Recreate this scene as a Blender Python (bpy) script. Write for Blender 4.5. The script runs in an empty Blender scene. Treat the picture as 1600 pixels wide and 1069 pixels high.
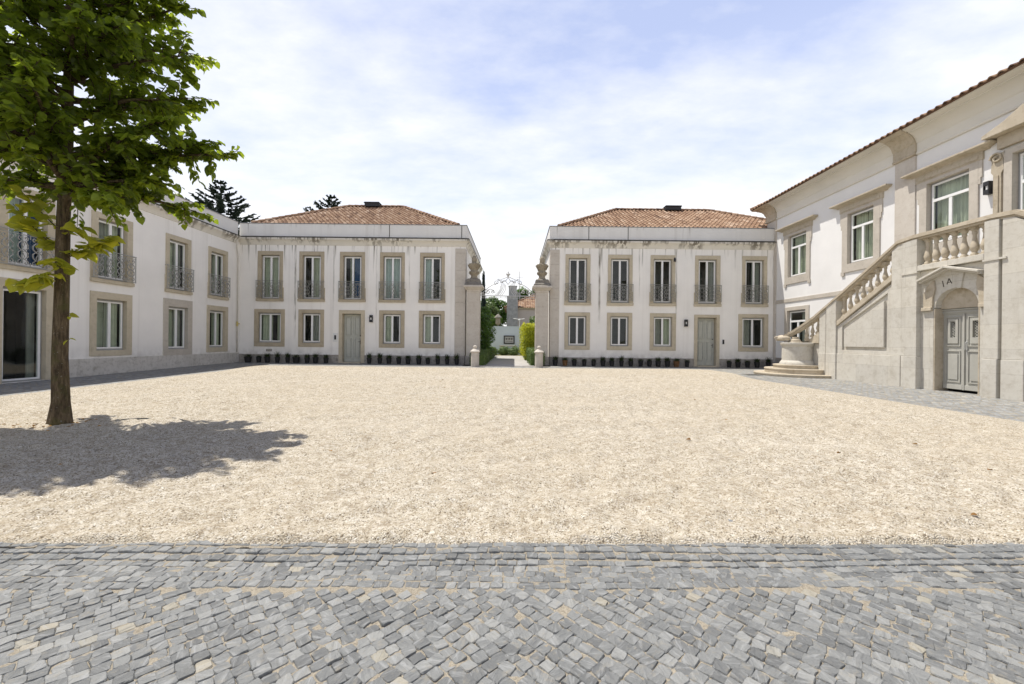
import bpy, bmesh, math, random
import numpy as np
from mathutils import Vector, Matrix
R = math.radians
C = bpy.context.scene.collection
SC = bpy.context.scene
random.seed(7)
rng = np.random.default_rng(11)

# ------------------------------------------------------------------ camera
cam_d = bpy.data.cameras.new('camera')
cam = bpy.data.objects.new('camera', cam_d); C.objects.link(cam)
cam_d.sensor_width = 36.0; cam_d.lens = 14.625
cam_d.shift_x = -4/1600; cam_d.shift_y = -1.5/1600
cam_d.clip_start = 0.05; cam_d.clip_end = 3000
cam.matrix_world = Matrix.Translation((0, 0, 1.3)) @ Matrix.Rotation(R(90), 4, 'X') @ Matrix.Rotation(0.0105, 4, 'Z')
SC.camera = cam

# ------------------------------------------------------------------ sky, sun, exposure
SUN = Vector((-0.35, 0.20, 1.0)).normalized()
EL = math.asin(SUN.z); AZ = math.atan2(SUN.x, SUN.y)
SC.view_settings.view_transform = 'Standard'; SC.view_settings.look = 'None'
SC.view_settings.exposure = 0.30; SC.view_settings.gamma = 1.0
sun_d = bpy.data.lights.new('sun', 'SUN'); sun_d.energy = 4.8; sun_d.angle = R(0.5); sun_d.color = (1, 0.955, 0.88)
sun = bpy.data.objects.new('sun', sun_d); C.objects.link(sun)
sun.rotation_euler = SUN.to_track_quat('Z', 'Y').to_euler(); sun.location = SUN*200

class NT:
    """small node-tree writer"""
    def __init__(s, tree): s.t = tree; s.n = tree.nodes; s.l = tree.links
    def add(s, typ, ins=None, **kw):
        n = s.n.new(typ)
        for k, v in kw.items(): setattr(n, k, v)
        for k, v in (ins or {}).items():
            if isinstance(v, bpy.types.NodeSocket): s.l.new(v, n.inputs[k])
            else: n.inputs[k].default_value = v
        return n
    def math(s, op, a, b=0.0, clamp=False): return s.add('ShaderNodeMath', {0: a, 1: b}, operation=op, use_clamp=clamp).outputs[0]
    def vm(s, op, a, b): return s.add('ShaderNodeVectorMath', {0: a, 1: b}, operation=op).outputs[0]
    def mr(s, v, a, b, c=0.0, d=1.0): return s.add('ShaderNodeMapRange', {0: v, 1: a, 2: b, 3: c, 4: d}).outputs[0]
    def mix(s, f, a, b, bt='MIX'):
        n = s.add('ShaderNodeMix', data_type='RGBA', blend_type=bt)
        for i, v in ((0, f), (6, a), (7, b)):
            if isinstance(v, bpy.types.NodeSocket): s.l.new(v, n.inputs[i])
            else: n.inputs[i].default_value = (v if i == 0 else (*v[:3], 1))
        return n.outputs[2]
    def noise(s, vec, scale, detail=3, rough=0.55): return s.add('ShaderNodeTexNoise', {'Vector': vec, 'Scale': scale, 'Detail': detail, 'Roughness': rough}).outputs
    def ramp(s, f, stops):
        n = s.add('ShaderNodeValToRGB', {0: f}); e = n.color_ramp.elements
        while len(e) < len(stops): e.new(0.5)
        for q, (p, c) in zip(e, stops): q.position = p; q.color = (*c, 1)
        return n.outputs[0]

world = bpy.data.worlds.new('World'); SC.world = world; world.use_nodes = True
w = NT(world.node_tree); w.n.clear()
sky = w.add('ShaderNodeTexSky', sky_type='NISHITA', sun_disc=False, sun_elevation=EL, sun_rotation=AZ, altitude=50, air_density=1.0, dust_density=1.2, ozone_density=1.5)
gen = w.add('ShaderNodeTexCoord').outputs['Generated']
sep = w.add('ShaderNodeSeparateXYZ', {0: gen})
den = w.math('ADD', w.math('MAXIMUM', sep.outputs[2], 0.0), 0.16)
uv = w.add('ShaderNodeCombineXYZ', {0: w.math('DIVIDE', sep.outputs[0], den), 1: w.math('DIVIDE', sep.outputs[1], den), 2: 3.7}).outputs[0]
uvs = w.vm('MULTIPLY', uv, (0.8, 1.25, 1.0))
c1 = w.noise(uvs, 0.9, 7, 0.56)[0]
c2 = w.noise(uvs, 4.2, 6, 0.6)[0]
cl = w.math('ADD', w.math('MULTIPLY', c1, 0.75), w.math('MULTIPLY', c2, 0.25))
low = w.mr(sep.outputs[2], 0.05, 0.56, 0.36, -0.06)        # haze and cloud thicken towards the horizon
high = w.mr(sep.outputs[2], 0.64, 0.85, 0.0, 0.22)        # the zenith is clear
cl = w.math('SUBTRACT', w.math('ADD', cl, low), high)
cm = w.mr(cl, 0.46, 0.70)
skyc = w.mix(1.0, sky.outputs[0], (1.25, 1.08, 1.05), 'MULTIPLY')
band = w.mr(sep.outputs[2], 0.2, 0.62, 1.0, 0.85)
skyb = w.mix(band, skyc, w.mix(w.mr(sep.outputs[2], 0.30, 0.58), (7.6, 8.6, 11.2), (5.7, 6.7, 9.8)))
zen = w.mr(sep.outputs[2], 0.63, 0.76)
skyb = w.mix(zen, skyb, w.mix(0.5, skyc, (0.9, 1.5, 3.2)))
cloud = w.mix(c2, (10.3, 10.4, 10.65), (11.1, 11.1, 11.15))
cloud = w.mix(zen, cloud, (3.0, 3.2, 3.8))
col = w.mix(cm, skyb, cloud)
bg = w.add('ShaderNodeBackground', {'Color': col, 'Strength': 0.085})
w.l.new(bg.outputs[0], w.add('ShaderNodeOutputWorld').inputs[0])

# ------------------------------------------------------------------ materials
def new_mat(name):
    m = bpy.data.materials.new(name); m.use_nodes = True
    t = NT(m.node_tree); t.n.clear()
    b = t.add('ShaderNodeBsdfPrincipled'); o = t.add('ShaderNodeOutputMaterial'); t.l.new(b.outputs[0], o.inputs[0])
    tc = t.add('ShaderNodeTexCoord').outputs['Object']
    return m, t, b, tc, o
def bump(t, b, h, strength=0.3, dist=0.02):
    n = t.add('ShaderNodeBump', {'Height': h, 'Strength': strength, 'Distance': dist}); t.l.new(n.outputs[0], b.inputs['Normal'])
def setc(t, b, c, rough=0.8, spec=0.3):
    if isinstance(c, bpy.types.NodeSocket): t.l.new(c, b.inputs['Base Color'])
    else: b.inputs['Base Color'].default_value = (*c, 1)
    b.inputs['Roughness'].default_value = rough; b.inputs['Specular IOR Level'].default_value = spec
def simple(name, c, rough=0.6, var=0.12, scale=6, bs=0.1, spec=0.3, metal=0):
    m, t, b, tc, o = new_mat(name)
    n = t.noise(tc, scale, 4)[0]
    f = t.mr(n, 0.3, 0.7, 1-var, 1+var)
    cc = t.vm('MULTIPLY', t.add('ShaderNodeCombineXYZ', {0: f, 1: f, 2: f}).outputs[0], c)
    setc(t, b, cc, rough, spec); b.inputs['Metallic'].default_value = metal
    if bs: bump(t, b, t.noise(tc, scale*8, 3)[0], bs, 0.01)
    return m
def sc_vec(t, tc, v): return t.vm('MULTIPLY', tc, v)
def plaster(name, c=(0.86, 0.835, 0.79), streak=0.0, ztop=6.45, zlen=1.9, dens=0.54, foot=0.0, seed=0.0, runs=()):
    """painted render with weather streaks running down from the ledge at ztop"""
    m, t, b, tc, o = new_mat(name)
    tc = t.vm('ADD', tc, (seed, 0, 0))
    n = t.noise(tc, 0.7, 5, 0.6)[0]
    col = t.mix(t.mr(n, 0.35, 0.75), c, tuple(x*0.90 for x in c))
    sp = t.add('ShaderNodeSeparateXYZ', {0: tc})
    if streak:
        s1 = t.noise(sc_vec(t, tc, (5.5, 5.5, 0.16)), 1.0, 4, 0.62)[0]
        s2 = t.noise(sc_vec(t, tc, (1.3, 1.3, 0.05)), 1.0, 2, 0.5)[0]
        reach = t.math('MULTIPLY', t.mr(s2, 0.36, 0.66), zlen)
        low = t.math('SUBTRACT', ztop, reach)
        hm = t.math('DIVIDE', t.math('SUBTRACT', sp.outputs[2], low), t.math('ADD', reach, 0.08))
        hm = t.mr(hm, 0.0, 0.75)
        sf = t.math('MULTIPLY', t.mr(s1, dens, dens+0.09), hm, True)
        col = t.mix(t.math('MULTIPLY', sf, streak), col, (0.17, 0.15, 0.115))
        # faint greyish runs over the whole height
        s3 = t.noise(sc_vec(t, tc, (2.1, 2.1, 0.04)), 1.0, 4, 0.6)[0]
        col = t.mix(t.math('MULTIPLY', t.mr(s3, 0.52, 0.72), 0.22), col, (0.42, 0.38, 0.33))
    for x_, zb_, w_, k_ in runs:
        dx = t.math('ABSOLUTE', t.math('SUBTRACT', t.math('ADD', sp.outputs[0], t.math('MULTIPLY', t.math('SUBTRACT', t.noise(sc_vec(t, tc, (0, 0, 1.6)), 1.0, 3)[0], 0.5), 0.10)), x_+seed))
        f = t.math('MULTIPLY', t.mr(dx, w_, w_*0.25), t.mr(sp.outputs[2], zb_, zb_+1.2))
        f = t.math('MULTIPLY', f, t.mr(t.noise(sc_vec(t, tc, (14, 14, 1.1)), 1.0, 4)[0], 0.35, 0.62))
        col = t.mix(t.math('MULTIPLY', f, k_), col, (0.17, 0.15, 0.115))
    if foot:
        fz = t.math('MULTIPLY', t.mr(sp.outputs[2], foot+0.5, foot, 0, 1), t.mr(t.noise(tc, 3.0, 5)[0], 0.4, 0.75))
        col = t.mix(t.math('MULTIPLY', fz, 0.5), col, (0.33, 0.30, 0.26))
    setc(t, b, col, 0.85, 0.2)
    bump(t, b, t.noise(tc, 22, 4)[0], 0.10, 0.01)
    return m
def stone(name, c, dark=None, var=0.25, joints=None, grime=0.35, pit=0.25):
    m, t, b, tc, o = new_mat(name)
    dark = dark or tuple(x*0.6 for x in c)
    n1 = t.noise(tc, 1.6, 6, 0.62)[0]; n2 = t.noise(tc, 9, 5, 0.6)[0]
    col = t.mix(t.mr(n1, 0.35, 0.72), c, tuple(a*(1-var)+d*var for a, d in zip(c, dark)))
    col = t.mix(t.math('MULTIPLY', t.mr(n2, 0.50, 0.72), grime), col, dark)
    col = t.mix(t.math('MULTIPLY', t.mr(t.noise(tc, 3.3, 6, 0.7)[0], 0.56, 0.70), grime), col, dark)
    run = t.noise(sc_vec(t, tc, (4, 4, 0.5)), 1.0, 4, 0.6)[0]
    col = t.mix(t.math('MULTIPLY', t.mr(run, 0.55, 0.8), grime*0.8), col, dark)
    if joints:
        sp = t.add('ShaderNodeSeparateXYZ', {0: t.vm('ADD', tc, t.vm('MULTIPLY', t.noise(tc, 2.0, 2)[1], (0.02, 0.02, 0.02)))})
        bk = t.add('ShaderNodeTexBrick', {'Vector': t.add('ShaderNodeCombineXYZ', {0: sp.outputs[0], 1: sp.outputs[2]}).outputs[0], 'Scale': 1.0, 'Mortar Size': 0.006, 'Mortar Smooth': 0.3, 'Brick Width': 1.25, 'Row Height': 0.62, 'Color1': (0.94, 0.94, 0.94, 1), 'Color2': (1.04, 1.035, 1.02, 1), 'Mortar': (1, 1, 1, 1)})
        col = t.mix(1.0, col, bk.outputs[0], 'MULTIPLY'); col = t.mix(t.math('MULTIPLY', bk.outputs[1], 0.38), col, tuple(x*0.7 for x in dark))
    setc(t, b, col, 0.82, 0.25)
    h = t.math('ADD', t.math('MULTIPLY', n2, 0.6), t.math('MULTIPLY', t.noise(tc, 55, 4)[0], 0.4))
    vo = t.add('ShaderNodeTexVoronoi', {'Vector': tc, 'Scale': 14.0}).outputs['Distance']
    h = t.math('ADD', h, t.math('MULTIPLY', t.mr(vo, 0.0, 0.12), pit))
    bump(t, b, h, 0.45, 0.015)
    return m

M = {}
M['plaster'] = plaster('white_plaster', streak=0.0, foot=0.45)
M['plaster_l'] = plaster('white_plaster_streaked', streak=0.9, foot=0.45, runs=((-4.98, 5.9, .07, .9), (-4.7, 5.9, .05, .9), (-4.1, 5.8, .06, .8), (-3.15, 1.2, .075, .85), (-2.2, 5.9, .05, .95), (-1.95, 5.8, .06, .95), (-1.05, 2.6, .06, .5), (0.0, 5.8, .06, .9), (1.3, 1.0, .05, .4), (2.25, 5.6, .07, .9), (2.7, 5.4, .06, .8), (3.1, 3.6, .05, .5)))
M['plaster_r'] = plaster('white_plaster_streaked_more', streak=0.85, foot=0.45, seed=31.7, zlen=2.4, runs=((-3.38, 2.2, .09, .95), (-4.3, 5.7, .05, .9), (-3.9, 5.3, .05, .8), (-2.9, 4.0, .05, .5), (-1.2, 3.5, .05, .45), (0.83, 2.0, .06, .65), (4.05, 5.2, .07, .7), (4.45, 5.7, .06, .95), (5.05, 5.8, .05, .8), (5.5, 5.8, .05, .7)))
M['plaster_wing'] = plaster('white_plaster_wing', streak=0.15, zlen=0.6, foot=0.5)
M['plaster_main'] = plaster('white_plaster_main', c=(0.775, 0.765, 0.745), streak=0.0)
M['parapet'] = plaster('parapet_render', c=(0.76, 0.745, 0.715), streak=0.5, ztop=7.7, zlen=0.9, dens=0.6)
M['cornice'] = plaster('cornice_render', c=(0.70, 0.665, 0.59), streak=1.0, ztop=6.92, zlen=0.8, dens=0.45)
M['cornice_r'] = plaster('cornice_render_mossy', c=(0.70, 0.665, 0.59), streak=1.0, ztop=6.92, zlen=0.95, dens=0.43, seed=12.3)
M['moss'] = simple('dark_algae_ledge', (0.075, 0.07, 0.062), 0.95, 0.45, 5)
M['limestone'] = stone('limestone_surround', (0.55, 0.485, 0.365), (0.30, 0.26, 0.19), 0.35, grime=0.3)
M['limestone_dark'] = stone('tan_limestone_surround', (0.46, 0.395, 0.29), (0.25, 0.21, 0.145), 0.35, grime=0.35)
M['limestone_grey'] = stone('grey_limestone_surround', (0.52, 0.475, 0.41), (0.30, 0.27, 0.22), 0.3, grime=0.3)
M['plinth'] = stone('plinth_stone', (0.42, 0.385, 0.34), (0.13, 0.12, 0.10), 0.5, grime=0.7)
M['plinth_pale'] = stone('pale_plinth_stone', (0.62, 0.59, 0.54), (0.27, 0.245, 0.20), 0.3, grime=0.55)
M['quoin'] = stone('quoin_stone', (0.56, 0.52, 0.46), (0.36, 0.30, 0.24), 0.35, grime=0.3)
M['stair_stone'] = stone('pale_stair_stone', (0.575, 0.55, 0.49), (0.34, 0.30, 0.235), 0.25, grime=0.38, pit=0.6, joints=True)
M['warm_stone'] = stone('warm_carved_stone', (0.50, 0.44, 0.345), (0.27, 0.22, 0.145), 0.4, grime=0.45)
M['urn_stone'] = stone('lichened_urn_stone', (0.37, 0.32, 0.24), (0.15, 0.125, 0.09), 0.6, grime=0.6)
M['cap_stone'] = stone('weathered_cap_stone', (0.27, 0.245, 0.205), (0.09, 0.08, 0.07), 0.6, grime=0.7)
M['main_cornice'] = plaster('main_cornice_render', c=(0.70, 0.67, 0.60))
M['white_paint'] = simple('white_sash_paint', (0.78, 0.78, 0.77), 0.35, 0.04, 3, 0.03, 0.4)
M['casing'] = simple('grey_metal_casing', (0.36, 0.365, 0.37), 0.45, 0.08, 4, 0.03, 0.4)
M['iron'] = simple('grey_painted_iron', (0.27, 0.27, 0.245), 0.6, 0.2, 20, 0.1, 0.4)
M['iron_pale'] = simple('pale_grey_painted_iron', (0.50, 0.50, 0.49), 0.6, 0.2, 20, 0.1, 0.4)
M['iron_wing'] = simple('grey_wing_iron', (0.33, 0.33, 0.315), 0.6, 0.2, 20, 0.1, 0.4)
M['black_metal'] = simple('black_metal', (0.03, 0.03, 0.032), 0.5, 0.2, 10, 0.05)
M['door_grey'] = simple('grey_green_door_paint', (0.43, 0.435, 0.385), 0.5, 0.06, 5, 0.05, 0.35)
M['door_blue'] = simple('pale_grey_door_paint', (0.40, 0.392, 0.35), 0.45, 0.06, 5, 0.05, 0.35)
M['room'] = simple('dark_room_wall', (0.10, 0.10, 0.092), 0.9, 0.2, 2, 0)
M['curtain'] = simple('pale_green_curtain', (0.58, 0.60, 0.52), 0.9, 0.1, 3, 0.05)
M['sheet_blue'] = simple('deep_blue_sheet', (0.03, 0.10, 0.26), 0.9, 0.2, 2, 0.05)  # deep blue for a plain sheet behind the glass
M['curtain_pale'] = simple('pale_blue_grey_curtain', (0.52, 0.60, 0.62), 0.9, 0.1, 3, 0.05)
M['curtain_grey'] = simple('grey_curtain', (0.36, 0.36, 0.35), 0.9, 0.1, 3, 0.05)
M['zinc'] = simple('zinc_coping', (0.20, 0.21, 0.23), 0.5, 0.15, 5, 0.05, 0.4)
M['pot'] = simple('black_planter', (0.022, 0.022, 0.022), 0.55, 0.25, 8, 0.05)
M['pot_rust'] = simple('rusty_planter', (0.16, 0.085, 0.035), 0.7, 0.35, 10, 0.1)
def bark_mat():
    m, t, b, tc, o = new_mat('linden_bark')
    n = t.noise(sc_vec(t, tc, (26, 26, 4.5)), 1.0, 6, 0.68)[0]; n2 = t.noise(tc, 5, 5, 0.65)[0]; n3 = t.noise(tc, 34, 3)[0]
    c = t.ramp(n, [(0.32, (0.030, 0.022, 0.013)), (0.5, (0.095, 0.068, 0.040)), (0.68, (0.175, 0.13, 0.078))])
    c = t.mix(t.math('MULTIPLY', t.mr(n2, 0.48, 0.66), 0.7), c, (0.085, 0.080, 0.028))
    c = t.mix(t.math('MULTIPLY', t.mr(n3, 0.66, 0.72), 0.7), c, (0.28, 0.26, 0.21))
    setc(t, b, c, 0.9, 0.2); bump(t, b, t.math('ADD', n, t.math('MULTIPLY', n3, 0.3)), 0.9, 0.03); return m
M['bark'] = bark_mat()
M['pipe'] = simple('cream_pipe', (0.55, 0.52, 0.46), 0.6, 0.1, 4, 0.05)
M['brass'] = simple('yellow_valve', (0.55, 0.45, 0.16), 0.4, 0.1, 5, 0.05)
M['plastic_white'] = simple('white_panel', (0.70, 0.70, 0.68), 0.4, 0.05, 4, 0.02)
M['vent_metal'] = simple('brown_vent_metal', (0.22, 0.20, 0.17), 0.6, 0.2, 6, 0.05)
M['garden_wall'] = plaster('pale_blue_garden_render', c=(0.60, 0.66, 0.70))
M['house_wall'] = plaster('mauve_house_render', c=(0.46, 0.41, 0.39))
M['chimney'] = simple('grey_chimney_render', (0.30, 0.30, 0.305), 0.85, 0.2, 3, 0.1)
M['slate'] = simple('inscription_dark', (0.09, 0.08, 0.065), 0.9, 0.2, 8, 0.05)
M['plaque'] = simple('grey_relief_panel', (0.42, 0.42, 0.40), 0.7, 0.2, 8, 0.1)

def glass():
    m, t, b, tc, o = new_mat('window_glass'); t.n.remove(b)
    tr = t.add('ShaderNodeBsdfTransparent', {0: (0.78, 0.83, 0.76, 1)})
    gl = t.add('ShaderNodeBsdfGlossy', {0: (0.95, 0.97, 1.0, 1), 'Roughness': 0.015})
    wob = t.add('ShaderNodeBump', {'Height': t.noise(tc, 0.9, 1)[0], 'Strength': 0.05, 'Distance': 0.2})
    t.l.new(wob.outputs[0], gl.inputs['Normal'])
    bf = t.add('ShaderNodeNewGeometry').outputs['Backfacing']
    fr = t.add('ShaderNodeFresnel', {0: t.mr(bf, 0, 1, 1.5, 1/1.5)}).outputs[0]
    mx = t.add('ShaderNodeMixShader', {0: fr, 1: tr.outputs[0], 2: gl.outputs[0]})
    t.l.new(mx.outputs[0], o.inputs[0]); return m
M['glass'] = glass()

def attr_mat(name, rough, build):
    m, t, b, tc, o = new_mat(name)
    a = t.add('ShaderNodeAttribute', attribute_name='tone').outputs
    build(t, b, tc, a); return m
def f_tile(t, b, tc, a):
    c = t.ramp(a['Fac'], [(0, (0.13, 0.077, 0.05)), (0.35, (0.235, 0.142, 0.09)), (0.7, (0.32, 0.21, 0.135)), (1, (0.42, 0.31, 0.225))])
    c = t.mix(t.math('MULTIPLY', t.mr(t.noise(tc, 7, 5)[0], 0.5, 0.8), 0.5), c, (0.16, 0.09, 0.055))
    setc(t, b, c, 0.85, 0.2); bump(t, b, t.noise(tc, 40, 3)[0], 0.2, 0.01)
M['tile'] = attr_mat('terracotta_tiles', 0.8, f_tile)
def f_sett(t, b, tc, a):
    c = t.ramp(a['Fac'], [(0, (0.126, 0.129, 0.126)), (0.4, (0.174, 0.178, 0.173)), (0.8, (0.218, 0.221, 0.213)), (0.98, (0.27, 0.271, 0.257)), (0.985, (0.30, 0.28, 0.225)), (1, (0.34, 0.31, 0.245))])
    rot = t.add('ShaderNodeAttribute', attribute_name='grain').outputs['Vector']
    v = t.add('ShaderNodeVectorRotate', {'Vector': tc, 'Angle': t.math('MULTIPLY', t.add('ShaderNodeSeparateXYZ', {0: rot}).outputs[0], 6.3)}, rotation_type='Z_AXIS').outputs[0]
    v = sc_vec(t, v, (9, 48, 20))
    n = t.noise(v, 1.0, 6, 0.65)[0]; n2 = t.noise(tc, 26, 5, 0.65)[0]
    c = t.mix(t.math('MULTIPLY', t.mr(n, 0.52, 0.68), 0.65), c, (0.34, 0.345, 0.34))
    c = t.mix(t.math('MULTIPLY', t.mr(n, 0.46, 0.3), 0.5), c, (0.085, 0.09, 0.095))
    c = t.mix(t.math('MULTIPLY', t.mr(n2, 0.55, 0.75), 0.55), c, (0.30, 0.265, 0.20))
    setc(t, b, c, 0.62, 0.4)
    bump(t, b, t.math('ADD', t.math('MULTIPLY', n, 1.0), n2), 0.85, 0.014)
M['sett'] = attr_mat('slate_grey_setts', 0.6, f_sett)
def leafmat(name, ramp, trans=0.45, tcol=(0.30, 0.42, 0.03), rough=0.42):
    m, t, b, tc, o = new_mat(name)
    a = t.add('ShaderNodeAttribute', attribute_name='tone').outputs['Fac']
    c = t.ramp(a, ramp); setc(t, b, c, rough, 0.35)
    tl = t.add('ShaderNodeBsdfTranslucent', {0: t.mix(a, tuple(x*0.75 for x in tcol), tcol)})
    mx = t.add('ShaderNodeMixShader', {0: trans, 1: b.outputs[0], 2: tl.outputs[0]})
    t.l.new(mx.outputs[0], o.inputs[0]); return m
M['leaf'] = leafmat('linden_leaf', [(0, (0.026, 0.046, 0.008)), (0.5, (0.085, 0.12, 0.014)), (1, (0.20, 0.27, 0.032))], 0.45, (0.44, 0.56, 0.035))
M['leaf_young'] = leafmat('young_leaf', [(0, (0.10, 0.15, 0.02)), (1, (0.30, 0.31, 0.035))], 0.5, (0.70, 0.68, 0.05))
M['needle'] = leafmat('conifer_needle', [(0, (0.010, 0.022, 0.018)), (1, (0.03, 0.05, 0.035))], 0.1, (0.03, 0.06, 0.02), 0.7)
M['bush'] = leafmat('dark_bush_leaf', [(0, (0.022, 0.055, 0.010)), (1, (0.09, 0.17, 0.03))], 0.35, (0.20, 0.34, 0.04))
M['box'] = leafmat('boxwood_leaf', [(0, (0.045, 0.085, 0.018)), (1, (0.16, 0.24, 0.055))], 0.2, (0.16, 0.22, 0.03))
M['hedge'] = leafmat('yellow_green_hedge_leaf', [(0, (0.12, 0.19, 0.016)), (1, (0.42, 0.45, 0.04))], 0.45, (0.70, 0.68, 0.04))
M['shrub'] = leafmat('grey_green_shrub_leaf', [(0, (0.08, 0.14, 0.045)), (1, (0.24, 0.32, 0.12))], 0.3, (0.2, 0.27, 0.08))
M['grass'] = leafmat('dark_grass_blade', [(0, (0.012, 0.022, 0.006)), (1, (0.05, 0.07, 0.02))], 0.2, (0.06, 0.1, 0.02))
M['dry'] = leafmat('dry_leaf', [(0, (0.20, 0.10, 0.03)), (1, (0.42, 0.24, 0.07))], 0.1, (0.3, 0.2, 0.05), 0.8)

def gravel_mat():
    m, t, b, tc, o = new_mat('cream_gravel')
    warp = t.vm('ADD', tc, t.vm('MULTIPLY', t.noise(tc, 30, 2)[1], (0.02, 0.02, 0)))
    v = t.add('ShaderNodeTexVoronoi', {'Vector': warp, 'Scale': 108.0, 'Randomness': 1.0})
    v2 = t.add('ShaderNodeTexVoronoi', {'Vector': warp, 'Scale': 125.0, 'Randomness': 1.0})
    r = t.add('ShaderNodeSeparateColor', {0: v.outputs['Color']}).outputs[0]
    c = t.ramp(r, [(0, (0.10, 0.08, 0.055)), (0.09, (0.15, 0.12, 0.085)), (0.13, (0.38, 0.32, 0.23)), (0.25, (0.46, 0.40, 0.30)), (0.55, (0.53, 0.468, 0.365)), (0.85, (0.60, 0.55, 0.45)), (1, (0.76, 0.725, 0.65))])
    gap = t.mr(v.outputs['Distance'], 0.55, 0.85)
    c = t.mix(t.math('MULTIPLY', gap, 0.60), c, (0.17, 0.135, 0.09))
    cl = t.noise(tc, 5.5, 5, 0.65)[0]
    c = t.mix(t.math('MULTIPLY', t.mr(cl, 0.48, 0.66), 0.45), c, (0.30, 0.24, 0.165))
    cl2 = t.noise(sc_vec(t, tc, (1, 1.3, 1)), 11, 4, 0.7)[0]
    c = t.mix(t.math('MULTIPLY', t.mr(cl2, 0.56, 0.67), 0.45), c, (0.27, 0.215, 0.145))  # darker clumps: mottled stone plus shadow of the lumps put into the colour
    trk = t.noise(sc_vec(t, tc, (0.18, 1.1, 1)), 1.0, 3, 0.5)[0]
    c = t.mix(t.math('MULTIPLY', t.mr(trk, 0.52, 0.68), 0.22), c, (0.62, 0.56, 0.46))
    sp_ = t.noise(tc, 21, 4, 0.7)[0]
    c = t.mix(t.math('MULTIPLY', t.mr(sp_, 0.55, 0.67), 0.60), c, (0.27, 0.215, 0.145))  # dark speckle, with micro shadows between grains painted in
    c = t.mix(t.math('MULTIPLY', t.mr(sp_, 0.48, 0.36), 0.6), c, (0.70, 0.65, 0.56))
    big = t.noise(tc, 0.32, 4, 0.6)[0]
    c = t.mix(t.math('MULTIPLY', t.mr(big, 0.4, 0.7), 0.30), c, (0.45, 0.375, 0.265))
    setc(t, b, c, 0.9, 0.15)
    h = t.math('ADD', t.math('MULTIPLY', t.math('SUBTRACT', 1.0, v.outputs['Distance']), 1.0), t.math('MULTIPLY', v2.outputs['Distance'], -0.3))
    bump(t, b, h, 0.75, 0.014)
    return m
M['gravel'] = gravel_mat()
def sand_mat():
    m, t, b, tc, o = new_mat('joint_sand')
    v = t.add('ShaderNodeTexVoronoi', {'Vector': tc, 'Scale': 170.0})
    n = t.noise(tc, 3.5, 5, 0.65)[0]
    c = t.mix(n, (0.34, 0.30, 0.232), (0.23, 0.20, 0.155))
    r = t.add('ShaderNodeSeparateColor', {0: v.outputs['Color']}).outputs[0]
    c = t.mix(0.5, c, t.ramp(r, [(0, (0.16, 0.138, 0.105)), (1, (0.43, 0.385, 0.305))]))
    setc(t, b, c, 0.95, 0.1); bump(t, b, v.outputs['Distance'], 0.6, 0.006); return m
M['sand'] = sand_mat()
def cobble_mat():
    m, t, b, tc, o = new_mat('grey_cobbles')
    v = t.vm('ADD', sc_vec(t, t.add('ShaderNodeVectorRotate', {'Vector': tc, 'Angle': 0.7}, rotation_type='Z_AXIS').outputs[0], (1, 1, 0)), t.vm('MULTIPLY', t.noise(tc, 4, 2)[1], (0.05, 0.05, 0)))
    e = t.add('ShaderNodeTexVoronoi', {'Vector': v, 'Scale': 8.2, 'Randomness': 0.55}, feature='DISTANCE_TO_EDGE').outputs['Distance']
    k = t.add('ShaderNodeTexVoronoi', {'Vector': v, 'Scale': 8.2, 'Randomness': 0.55}).outputs['Color']
    r = t.add('ShaderNodeSeparateColor', {0: k}).outputs[0]
    c = t.ramp(r, [(0, (0.15, 0.158, 0.16)), (0.5, (0.225, 0.235, 0.238)), (0.93, (0.31, 0.315, 0.312)), (1, (0.42, 0.39, 0.32))])
    j = t.mr(e, 0.03, 0.10)
    c = t.mix(j, (0.27, 0.235, 0.175), c)
    c = t.mix(t.math('MULTIPLY', t.mr(t.noise(tc, 24, 5)[0], 0.45, 0.75), 0.5), c, (0.38, 0.37, 0.34))
    setc(t, b, c, 0.65, 0.35)
    bump(t, b, t.math('ADD', t.mr(e, 0.0, 0.16), t.math('MULTIPLY', t.noise(tc, 40, 4)[0], 0.25)), 0.6, 0.03); return m
M['cobbles'] = cobble_mat()
M['ground'] = simple('dry_earth', (0.16, 0.15, 0.09), 0.95, 0.3, 0.3, 0.1)
M['path'] = stone('pale_path_slabs', (0.42, 0.40, 0.375), (0.24, 0.22, 0.19), 0.4)
M['lawn'] = simple('dry_lawn', (0.22, 0.21, 0.075), 0.95, 0.3, 5, 0.2)
M['soil'] = simple('bed_soil', (0.10, 0.075, 0.05), 0.95, 0.3, 8, 0.2)

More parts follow.
